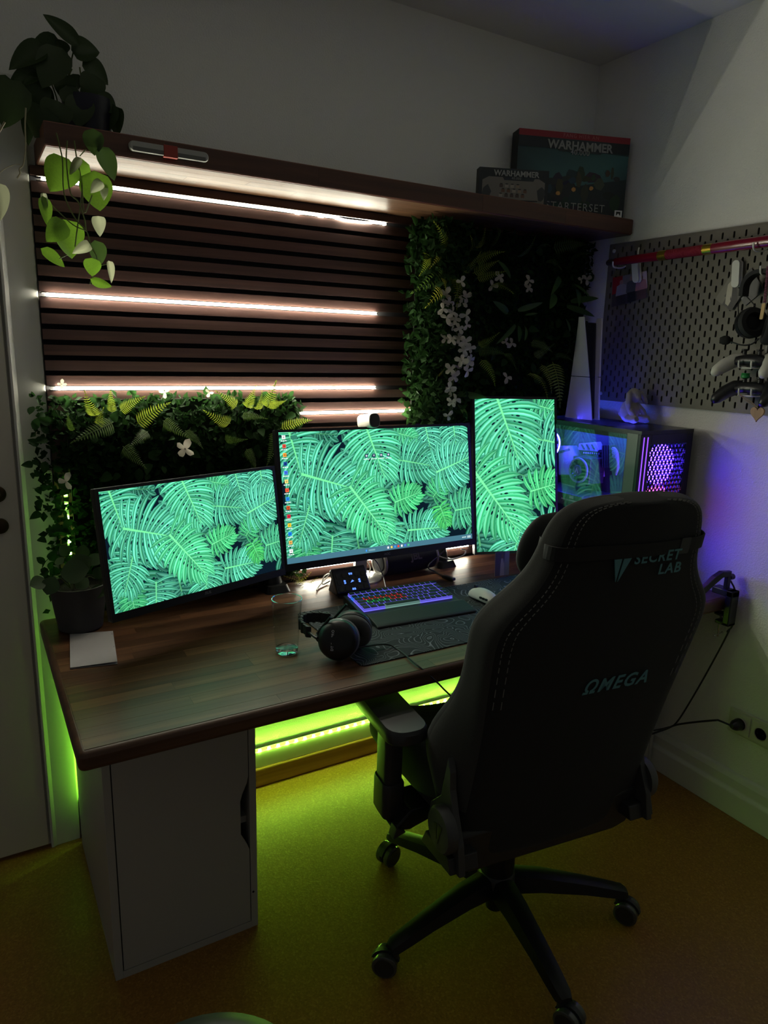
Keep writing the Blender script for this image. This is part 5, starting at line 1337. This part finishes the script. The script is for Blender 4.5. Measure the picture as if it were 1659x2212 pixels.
for i in range(5):
    for j in range(3):
        x, y = -.044+i*.022, -.028+j*.0215
        kk = obj('key', km, None, sd, M=Tm @ Matrix.Translation((x, y-.002, .011)))
        if 1 <= i <= 3:
            dx, dy = -x, -(y+.0065)
            b = B(); n = 0
            for q in range(24):                           # arc of a broken ring crossing this key
                t0, t1 = 2*PI*q/24, 2*PI*(q+.8)/24
                pts = [(r_*math.cos(t), r_*math.sin(t)-.0065) for r_, t in ((.0225, t0), (.029, t0), (.029, t1), (.0225, t1))]
                if all(abs(px_-x) < .0078 and abs(py_-(y)) < .0078 for px_, py_ in pts):
                    b.add([(a-x, c-y, .0016) for a, c in pts], [(0, 1, 2, 3)]); n += 1
            if i == 2 and j == 1: b.add([(-.007, -.004, .0016), (.007, .0, .0016), (.001, .005, .0016)], [(0, 1, 2)]); n += 1
            if n: obj('symbol', b, glw, kk)
tm = text_mesh('keypad_lettering', 'ELGATO', .0058, .0002); obj('keypad_lettering', tm, mat('grey_print', (.20, .20, .20), .5), sd, M=Tm @ Matrix.Translation((0, .0375, .0113)))
obj('cable', B().tube(smooth_path([SDM @ Vector((-.055, .03, .04)), dk(697, 1262, TOP+.03), dk(700, 1245, TOP+.045), dk(712, 1240, TOP+.02), dk(690, 1265, TOP+.005), dk(684, 1276, TOP+.003)], 6), .0022, 8), mat('white_cable', (.42, .40, .36), .5), sd, w=True, smooth=True)

# --- cylinder loudspeaker
j0, j1 = Vector((1.000, -.128, TOP+.050)), Vector((1.215, -.115, TOP+.050))
ja = (j1-j0).normalized(); jb = thing('bluetooth_speaker', 'dark cylindrical portable speaker below the middle monitor', 'speaker', (j0+j1)/2-Vector((0, 0, .05)))
M_mesh = mat('speaker_fabric', (.012, .012, .018), .85, bump=(700, .7, .001))
obj('body', B().lathe([(.044, 0), (.0465, .008), (.0480, .03), (.0485, .107), (.0480, .185), (.0465, .207), (.044, .2154)], 36, j0, ja), M_mesh, jb, w=True, smooth=True)
for c, s in ((j0, -1), (j1, 1)):
    e = obj('end_cap', B().lathe([(.045, -.004), (.047, .0), (.046, .005), (.039, .007), (.034, .002)], 36, c, ja*s), mat('speaker_ring', (.34, .32, .29), .35, .5), jb, w=True, smooth=True)
    obj('radiator', B().lathe([(.034, 0), (.030, .006), (.020, .008), (.001, .008)], 32, c, ja*s), M_mesh, e, w=True, smooth=True)
tm = text_mesh('speaker_lettering', 'JBL', .034, .0005, bold=.0012); nrm = Vector((.0, -.93, .37)).normalized(); nrm = (nrm-ja*nrm.dot(ja)).normalized()
obj('speaker_lettering', tm, mat('speaker_print', (.055, .05, .055), .4), jb, w=True, M=axes_matrix((j0+j1)/2+ja*.012+nrm*.0492, ja, nrm.cross(ja), nrm))

# --- cables on the desk
def cable(label, pts, r, m, cat='cable', n=6):
    o = obj('cable', B().tube(smooth_path(pts, n), r, 8), m, smooth=True); return tag(o, label, cat)
M_cab = M_plastic
usb = thing('connector_cable', 'black cable ending in a plug on the desk below the middle monitor', 'cable', dk(966, 1245))
obj('lead', B().tube(smooth_path([(1.255, -.15, TOP+.07), dk(925, 1222, TOP+.03), dk(940, 1235, TOP+.006), dk(957, 1244, TOP+.005)], 6), .0026, 8), M_cab, usb, w=True, smooth=True)
a_, b__ = dk(957, 1244, TOP+.006), dk(981, 1252, TOP+.006)
obj('plug', B().obox((a_+b__)/2, (b__-a_)*.5, (b__-a_).cross(Vector((0, 0, 1))).normalized()*.009, (0, 0, .005)), M_cab, usb, w=True, bev=.003)
cable('grey cable dropping in front of the speaker to the keyboard', [at(800, 1208, y=-.17), at(812, 1212, y=-.20), dk(826, 1240, TOP+.02), dk(832, 1262, TOP+.004), dk(837, 1284, TOP+.012)], .0022, mat('grey_cable', (.11, .11, .12), .4))
cable('pale cable looping out right of the monitor arm', [at(935, 1192, y=-.10), at(950, 1202, y=-.12), at(975, 1208, y=-.13), at(1000, 1200, y=-.12), at(1006, 1190, y=-.10), at(996, 1186, y=-.09)], .0025, mat('white_cable', (.42, .40, .36), .5))
cable('pale cable hanging behind the silver monitor stand', [at(790, 1205, y=-.09), at(800, 1225, y=-.09), at(795, 1240, y=-.09), at(780, 1244, y=-.1)], .0022, mat('white_cable', (.42, .40, .36), .5))

# --- two instant photos leaning at the back of the mat
for i, (px, lab, pol) in enumerate(((1084, 'instant photo of a pale figure leaning at the back edge of the desk mat', [(R01, S(92, 90, 112)), ([(.55, 0), (1, 0), (1, 1), (.7, 1)], S(140, 138, 160)), ([(.35, 0), (.65, 0), (.62, .5), (.55, .75), (.42, .75), (.38, .45)], S(176, 170, 178)), ([(.42, .72), (.56, .72), (.55, .9), (.44, .9)], S(120, 100, 100))]),
        (1140, 'instant photo of a seated figure leaning behind the mouse, half hidden by the chair', [(R01, S(150, 148, 160)), ([(0, 0), (.35, 0), (.6, .5), (.2, .7), (0, .6)], S(40, 40, 52)), ([(.45, .05), (.85, .05), (.8, .55), (.5, .6)], S(176, 150, 140)), ([(.55, .58), (.7, .58), (.7, .78), (.56, .78)], S(150, 120, 110))]))):
    b0 = dk(px, 1244); wv = Vector((math.cos(-.12), math.sin(-.12), 0))*.029; up = Vector((.001, .006, .086))
    flat_print('instant_photo', lab, 'photo', [b0-wv+up, b0+wv+up, b0+wv+Vector((0, 0, .001)), b0-wv+Vector((0, 0, .001))], pol, (.09, .91, .22, .93), thick_col=(.82, .80, .80))
# little ribbed tripod behind the cushion
tp = thing('flexible_tripod', 'small black ribbed tripod standing behind the headrest cushion', 'tripod', dk(1150, 1225))
tb_ = dk(1143, 1222)
b = B()
for k in range(9): b.lathe([(.004+.0011*k, 0), (.0065+.0011*k, .003), (.004+.0011*k, .006)], 12, tb_+Vector((.004*k, .002*k, .0065*k)), (.45, .2, 1))
obj('ribbed_leg', b, M_matte, tp, w=True)
obj('leg', B().tube([tb_+Vector((.036, .018, .06)), tb_+Vector((.055, .0, .03)), tb_+Vector((.065, -.01, .002))], .005, 8).tube([tb_+Vector((.036, .018, .06)), tb_+Vector((.06, .04, .03)), tb_+Vector((.07, .06, .002))], .005, 8), M_matte, tp, w=True)
obj('head', B().ball(tb_+Vector((.038, .019, .07)), .012, 12, 8), M_matte, tp, w=True, smooth=True)

# ================================================================ potted plant on the desk
pp_ = Vector((.046, -.155, TOP)); ptp = thing('potted_plant', 'round-leaved plant in a dark grey pot at the left end of the desk', 'plant', pp_)
obj('pot', B().lathe([(.050, .0005), (.056, .004), (.063, .05), (.070, .105), (.073, .122), (.0735, .126), (.069, .126), (.066, .11), (.001, .108)], 40, pp_), mat('pot_grey', (.055, .053, .052), .75), ptp, w=True, smooth=True)
obj('soil', B().lathe([(.067, .112), (.04, .116), (.001, .117)], 24, pp_), mat('soil', (.012, .009, .006), 1, bump=(200, 1, .004)), ptp, w=True)
M_pil = mat('round_leaf', (.045, .085, .030), .45, trans=.2)
PL = blade_mesh('leaf', M_pil, .46, oval, -.12, .05, 8)
for bx_, by_, tx, ty, y0, y1 in ((150, 1235, 195, 1205, -.19, -.21), (135, 1218, 122, 1205, -.19, -.17), (178, 1205, 180, 1178, -.17, -.18), (100, 1253, 66, 1264, -.20, -.22), (118, 1245, 100, 1285, -.21, -.22), (165, 1272, 190, 1248, -.2, -.19), (196, 1272, 230, 1282, -.2, -.21), (150, 1200, 130, 1180, -.15, -.15), (195, 1222, 215, 1195, -.14, -.13), (205, 1250, 222, 1225, -.15, -.15), (130, 1240, 190, 1228, -.22, -.25)):
    a, c = at(bx_, by_, y=y0), at(tx, ty, y=y1)
    obj('leaf', PL, None, ptp, w=True, M=leaf_matrix(a, c, (-.2, -1, .6), 1.0 if (c-a).length > .03 else 1.1))
    obj('leaf_stalk', B().tube(smooth_path([pp_+Vector((random.uniform(-.02, .02), random.uniform(-.02, .02), .112)), (pp_+Vector((0, 0, .15))).lerp(a, .6), a], 4), .0012, 5), M_stem, ptp, w=True)

# ================================================================ things on the shelf
# --- two boxed game sets leaning in the corner (cover art is a plain stand-in, lettering kept)
M_cover = attr_mat('box_print', 0, .45)
def tex_blob(rr_, cx, cy, rx, ry, c, n=9):
    return ([(cx+rx*rr_.uniform(.7, 1.1)*math.cos(2*PI*k/n), cy+ry*rr_.uniform(.7, 1.1)*math.sin(2*PI*k/n)) for k in range(n)], c)
def game_box(label, l, r, z0, z1, depth, cover, top_col, texts):
    l, r = Vector((*l, 0)), Vector((*r, 0)); w = (r-l).length; x = (r-l).normalized(); n = Vector((x.y, -x.x, 0)); h = z1-z0
    M = axes_matrix((l.x, l.y, z0), x, -n, (0, 0, 1))
    t = thing('game_box', label, 'box', M=M, group='boxed game sets')
    obj('carton', B().box(0, w, .0008, depth, 0, h), mat('box_dark', (.010, .011, .014), .5), t, bev=.0012)
    polys = []
    for k, (pl, c) in enumerate(cover):
        p, cl = clip_poly(pl, [c]*len(pl) if not isinstance(c, list) else c, 0, 1, 0, 1)
        if p: polys.append(([(u*w, -.00004*k, v*h) for u, v in p], [tuple(min(.9, q*1.9) for q in c_) for c_ in cl]))
    ft = obj('cover', colored_mesh('cover', polys), M_cover, t)
    for body, size, u, v, c, kw in texts:
        me = text_mesh('cover_lettering', body, size, .0001, **kw)
        obj('cover_lettering', me, mat('print_%d_%d_%d' % c, S(*c), .5), ft, M=axes_matrix((u*w, -.0030, v*h), (1, 0, 0), (0, 0, 1), (0, -1, 0)))
    return t
r_ = random.Random(2)
cov = [(R01, [S(20, 26, 32), S(18, 20, 26), S(26, 46, 50), S(24, 40, 44)])]
cov += [([(.0, .45), (.45, .35), (1, .5), (1, .78), (.5, .80), (0, .80)], [S(26, 44, 50), S(52, 88, 90), S(36, 62, 66), S(40, 78, 78), S(70, 108, 104), S(28, 46, 50)])]
for k in range(26): cov.append(tex_blob(r_, r_.uniform(.05, .95), r_.uniform(.02, .52), r_.uniform(.03, .10), r_.uniform(.03, .12), S(*[int(q*r_.uniform(.6, 1.5)) for q in (26, 30, 34)])))
for k in range(10): cov.append(tex_blob(r_, r_.uniform(.2, .9), r_.uniform(.25, .70), r_.uniform(.015, .05), r_.uniform(.03, .12), S(*[int(q*r_.uniform(.7, 1.4)) for q in (40, 44, 46)]), 6))
for u, v in ((.38, .27), (.52, .33), (.68, .36)): cov.append(tex_blob(r_, u, v, .022, .03, S(150, 110, 60), 7))
cov += [([(0, .80), (1, .80), (1, .93), (0, .93)], S(16, 22, 28)), ([(.28, .93), (.82, .93), (.74, .775), (.36, .775)], S(30, 38, 42)), ([(0, .925), (1, .925), (1, 1), (0, 1)], S(112, 20, 32)), ([(.915, .03), (.985, .03), (.985, .115), (.915, .115)], S(190, 190, 186)), ([(.93, .045), (.95, .08), (.97, .045), (.97, .10), (.93, .10)], S(24, 24, 26))]
game_box('large dark game box with red top band and teal cover leaning in the corner', (1.537, -.070), (1.930, -.204), SHZ1, 2.248, .06, cov, None,
    [('WARHAMMER', .038, .55, .845, (150, 152, 150), dict(bold=.0012)), ('40.000', .024, .55, .772, (150, 152, 152), dict(bold=.0004, spacing=1.1)), ('FANG HIER AN', .0165, .55, .962, (190, 110, 110), dict(spacing=1.25)), ('STARTERSET', .036, .545, .115, (150, 152, 150), dict(spacing=1.15))])
cov = [(R01, S(26, 30, 34)), ([(.05, .02), (.95, .02), (.95, .66), (.86, .76), (.14, .76), (.05, .66)], S(92, 88, 84)), ([(.28, 1), (.86, 1), (.78, .68), (.36, .68)], S(32, 38, 42))]
for k in range(14):
    u, v = .32+.036*(k % 5)*2.2+(.03 if k//5 % 2 else 0), .22+.13*(k//5)
    cov += [([(u-.025, v), (u+.025, v), (u+.025, v+.08), (u-.025, v+.08)], S(*r_.choice([(60, 50, 48), (110, 96, 84), (84, 60, 48), (120, 112, 104)]))), ([(u-.018, v+.08), (u+.018, v+.08), (u+.018, v+.11), (u-.018, v+.11)], S(40, 38, 38))]
cov += [tex_blob(r_, .12, .35, .07, .2, S(44, 46, 48)), tex_blob(r_, .9, .35, .06, .22, S(44, 46, 48)), ([(.60, .10), (.85, .13), (.86, .16), (.60, .15)], S(24, 24, 26))]
game_box('small dark game box with a pale paint set picture in front of the large box', (1.344, -.115), (1.563, -.206), SHZ1, 2.091, .035, cov, None,
    [('WARHAMMER', .024, .53, .855, (160, 162, 160), dict(bold=.0007)), ('40.000', .011, .53, .735, (130, 134, 134), dict(bold=.0002, spacing=1.1))])

# --- white bar with a red band on the shelf's front edge
ya = SHY-.0015
def se(px, py): return at(px, py, y=ya)
wb = thing('white_bar_light', 'white rounded bar with a red band fixed to the front edge of the shelf', 'bar', se(362, 330))
a, c = se(277, 316), se(448, 342); L = (c-a).length; d = (c-a).normalized(); zc = (a.z+c.z)/2
obj('bar', B().loft([[(a.x+L/2+u*s, ya-y, zc+v*s) for u, v in rrect(L, .022, .010)] for s, y in ((1, 0), (1, .010), (.97, .013))]), mat('white_bar', (.36, .355, .33), .4), wb, w=True, smooth=True)
obj('groove', B().box(a.x+.008, c.x-.008, ya-.0135, ya-.0125, zc-.010, zc-.001), mat('grey_groove', (.11, .11, .105), .5), wb, w=True)
rb0, rb1 = se(351, 330), se(381, 330)
obj('red_band', B().box(rb0.x, rb1.x, ya-.0145, ya-.0002, zc-.014, zc+.013), mat('red_band', S(150, 52, 40), .6), wb, w=True, bev=.001)

# --- trailing plant
po = Vector((.150, -.120, SHZ1)); tpl = thing('trailing_plant', 'trailing heart-leaf plant hanging over the left end of the shelf', 'plant', po)
obj('pot', B().lathe([(.040, .0005), (.045, .003), (.055, .055), (.058, .062), (.060, .090), (.056, .091), (.053, .08), (.001, .078)], 32, po), mat('blue_black_pot', (.010, .010, .022), .3), tpl, w=True, smooth=True)
M_po = mat('pothos_leaf', (.075, .15, .012), .38, trans=.42, noise=(22, .25)); M_pod = mat('pothos_leaf_unlit', (.030, .055, .014), .45, trans=.25); M_pov = mat('pothos_leaf_pale', (.32, .34, .22), .5, trans=.3)  # dark copy puts the shade above the shelf into the leaf colour
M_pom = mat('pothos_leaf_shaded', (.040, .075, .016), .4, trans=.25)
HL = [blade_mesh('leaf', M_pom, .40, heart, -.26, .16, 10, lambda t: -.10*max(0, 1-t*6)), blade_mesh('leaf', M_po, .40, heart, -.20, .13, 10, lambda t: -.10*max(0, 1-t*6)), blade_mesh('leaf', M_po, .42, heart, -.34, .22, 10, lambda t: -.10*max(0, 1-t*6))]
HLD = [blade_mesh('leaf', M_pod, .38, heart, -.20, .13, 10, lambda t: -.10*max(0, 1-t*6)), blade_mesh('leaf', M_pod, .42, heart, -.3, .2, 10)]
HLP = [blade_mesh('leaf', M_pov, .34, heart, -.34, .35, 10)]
cP = P((0, 0), 2.9625)
r_ = random.Random(8)
def lv(lst, meshes, y, roll=.3):
    for a, b_, c, d_, wd in lst:
        yy = y+r_.uniform(-.02, .02); p0 = at(*cP(a, b_), y=yy); p1 = at(*cP(c, d_), y=yy-r_.uniform(-.01, .02))
        obj('leaf', r_.choice(meshes), None, tpl, w=True, M=leaf_matrix(p0, p1, (r_.uniform(-.2, .1), -1, r_.uniform(-.1, .3)), wd*1.35, r_.uniform(-roll, roll)))
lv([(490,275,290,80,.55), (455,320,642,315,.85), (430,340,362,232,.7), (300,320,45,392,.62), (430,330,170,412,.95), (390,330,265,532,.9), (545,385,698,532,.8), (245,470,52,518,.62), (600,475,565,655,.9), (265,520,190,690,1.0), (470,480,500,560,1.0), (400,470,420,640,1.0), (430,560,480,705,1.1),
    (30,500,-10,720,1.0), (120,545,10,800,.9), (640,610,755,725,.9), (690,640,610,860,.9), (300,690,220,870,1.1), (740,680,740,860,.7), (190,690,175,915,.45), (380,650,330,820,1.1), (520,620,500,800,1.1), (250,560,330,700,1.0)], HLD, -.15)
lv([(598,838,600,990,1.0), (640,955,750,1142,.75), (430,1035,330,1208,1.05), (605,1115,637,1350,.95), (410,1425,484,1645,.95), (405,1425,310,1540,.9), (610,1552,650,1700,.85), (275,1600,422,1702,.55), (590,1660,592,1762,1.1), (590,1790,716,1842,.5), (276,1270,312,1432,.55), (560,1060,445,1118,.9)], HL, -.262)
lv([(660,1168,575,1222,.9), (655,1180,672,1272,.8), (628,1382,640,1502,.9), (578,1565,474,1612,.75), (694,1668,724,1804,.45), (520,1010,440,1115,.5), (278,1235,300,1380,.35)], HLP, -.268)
def vine(pts, y, r=.0016, m=M_stem):
    obj('vine', B().tube(smooth_path([at(*cP(a, b_), y=y+(.004 if i else 0)) for i, (a, b_) in enumerate(pts)], 5), r, 6), m, tpl, w=True, smooth=True)
vine([(360,850),(380,930),(400,1030),(405,1200),(430,1300),(490,1410),(555,1480),(580,1570),(620,1650),(600,1740),(575,1820)], -.258)
vine([(430,900),(425,1030),(450,1230),(500,1290),(540,1400),(550,1470)], -.256)
vine([(520,1140),(525,1230),(500,1420),(480,1580)], -.255)
vine([(475,900),(490,1010),(520,1150),(540,1360),(590,1250)], -.256)
vine([(285,1265),(370,1350),(470,1440),(560,1480)], -.26, .0012)
vine([(430,1630),(380,1655)], -.26, .0012); vine([(640,1700),(690,1690)], -.26, .0012)
vine([(550,955),(510,1000)], -.26, .0012)
for p in ([(420,380),(440,470),(430,700)], [(510,430),(520,560),(470,800)], [(460,440),(440,500),(400,750)], [(320,510),(360,620),(400,800)], [(500,250),(470,330),(440,470)]): vine(p, -.14, .0018)
M_dry = mat('dry_stem', (.30, .27, .17), .8)
vine([(165,690),(160,800),(163,930),(150,1050),(125,1080),(128,1110),(110,1140)], -.26, .0018, M_dry); vine([(-20,1120),(40,1075),(100,1052),(128,1056)], -.26, .0009, M_dry); vine([(30,780),(-15,860)], -.26, .0022, M_dry)
lv([(-30,1165,10,1405,.75)], HLP, -.27, .1)

# ================================================================ right end: clamp light, cables, sockets
M_sil = mat('clamp_steel', (.55, .54, .5), .25, .9)
ck = thing('clamp_light', 'black clamp-on desk light folded down at the right front corner of the desk', 'lamp', (1.915, -.83, DZ1))
cx = 1.912
def cp(px, py, y=-.838): return at(px, py, y=y)
obj('clamp_body', B().box(cx-.020, cx+.018, DY0-.030, DY0-.006, .655, .775).box(cx-.020, cx+.018, DY0-.030, DY0+.045, .752, .775).box(cx-.020, cx+.018, DY0-.030, DY0+.02, .655, .668), M_plastic, ck, w=True, bev=.004)
obj('clamp_pad', B().lathe([(.020, 0), (.020, .005), (.010, .009)], 20, (cx-.002, DY0+.012, .684)), M_plastic, ck, w=True, smooth=True)
obj('clamp_screw', B().cyl((cx-.002, DY0+.012, .606), (cx-.002, DY0+.012, .69), .0035, 12), M_sil, ck, w=True)
obj('thumb_bar', B().cyl((cx-.022, DY0+.012, .612), (cx+.020, DY0+.012, .616), .0018, 8).ball((cx-.022, DY0+.012, .612), .0035, 8, 6).ball((cx+.020, DY0+.012, .616), .0035, 8, 6), M_sil, ck, w=True)
obj('upright', B().box(cx-.012, cx+.006, DY0-.002, DY0+.012, .772, .835), M_plastic, ck, w=True, bev=.003)
obj('joint_knob', B().cyl((cx+.004, DY0+.005, .812), (cx+.022, DY0+.005, .812), .010, 16), M_plastic, ck, w=True, smooth=True)
obj('lamp_arm', B().loft([[p+Vector((0, -.010, h)), p+Vector((0, .010, h)), p+Vector((0, .010, -h)), p+Vector((0, -.010, -h))] for p, h in ((Vector((cx, DY0+.004, .826)), .008), (Vector((cx-.03, DY0+.012, .825)), .010), (Vector((cx-.055, DY0+.02, .806)), .013), (Vector((cx-.085, DY0+.03, .776)), .012), (Vector((cx-.11, DY0+.035, .765)), .008))]), M_plastic, ck, w=True, bev=.003)
obj('lamp_cord', B().tube(smooth_path([(cx+.012, DY0+.004, .80), (cx+.022, DY0-.012, .76), (cx+.022, DY0-.02, .66), (cx+.012, DY0-.01, .628), at(1575, 1362, x=cx-.01), at(1545, 1420, x=cx-.005), at(1500, 1500, x=cx-.01), at(1462, 1560, x=cx-.02), at(1440, 1572, x=cx-.04), at(1400, 1580, x=cx-.12)], 6), .0028, 8), M_plastic, ck, w=True, smooth=True)
sq = B(); 
so = thing('power_socket', 'cream double wall socket low on the right wall', 'socket', (XR, -.93, .29))
M_soc = mat('socket_cream', (.62, .60, .52), .35)
yc1, yc2, zc_ = -.900, -.972, .327
obj('mounting_frame', B().prism(rrect(.160, .086, .006), lambda a, b_: (XR-.0005, (yc1+yc2)/2+a, zc_+b_), lambda a, b_: (XR-.008, (yc1+yc2)/2+a, zc_+b_)), M_soc, so, w=True, bev=.002)
for yc in (yc1, yc2):
    pl_ = obj('socket_plate', B().prism(rrect(.066, .070, .004), lambda a, b_: (XR-.008, yc+a, zc_+b_), lambda a, b_: (XR-.0125, yc+a, zc_+b_)), M_soc, so, w=True, bev=.001)
    obj('socket_cup', B().lathe([(.0235, 0), (.0215, .002), (.0200, .0022), (.0195, -.001)], 32, (XR-.0125, yc, zc_), (-1, 0, 0)), mat('socket_recess', (.46, .44, .38), .5), pl_, w=True, smooth=True)
    for s in (-1, 1): obj('contact_hole', B().cyl((XR-.0142, yc+s*.0095, zc_), (XR-.0150, yc+s*.0095, zc_), .0026, 12), M_felt, pl_, w=True)
pc_ = thing('mains_cable', 'black power cord plugged into the far wall socket', 'cord', (XR-.03, yc1, zc_))
obj('plug', B().lathe([(.018, .0), (.019, .004), (.018, .020), (.013, .030), (.008, .036)], 24, (XR-.0150, yc1, zc_), (-1, .15, 0)), M_plastic, pc_, w=True, smooth=True)
obj('cord', B().tube(smooth_path([(XR-.048, yc1+.006, zc_), (XR-.065, yc1+.04, zc_+.006), at(1545, 1556, x=XR-.06), at(1500, 1560, x=XR-.06), at(1460, 1566, x=XR-.065), at(1438, 1575, x=XR-.075), at(1395, 1590, x=XR-.14)], 6), [.0048]+[.0034]*36, 8), M_plastic, pc_, w=True, smooth=True)

# --- stool at the lower edge of the picture
sc0 = Vector((.03, -1.335, 0)); sto = thing('stool', 'round dark padded stool seat at the bottom edge of the picture', 'stool', sc0)
obj('seat', B().lathe([(.150, .385), (.165, .395), (.168, .425), (.160, .442), (.13, .450), (.001, .452)], 48, sc0), mat('dark_green_leather', (.018, .026, .020), .5), sto, w=True, smooth=True, ang=60)
for k in range(4):
    a = PI/4+k*PI/2; obj('leg', B().tube([sc0+Vector((math.cos(a)*.11, math.sin(a)*.11, .39)), sc0+Vector((math.cos(a)*.15, math.sin(a)*.15, 0))], [.014, .010], 10), M_matte, sto, w=True, smooth=True)
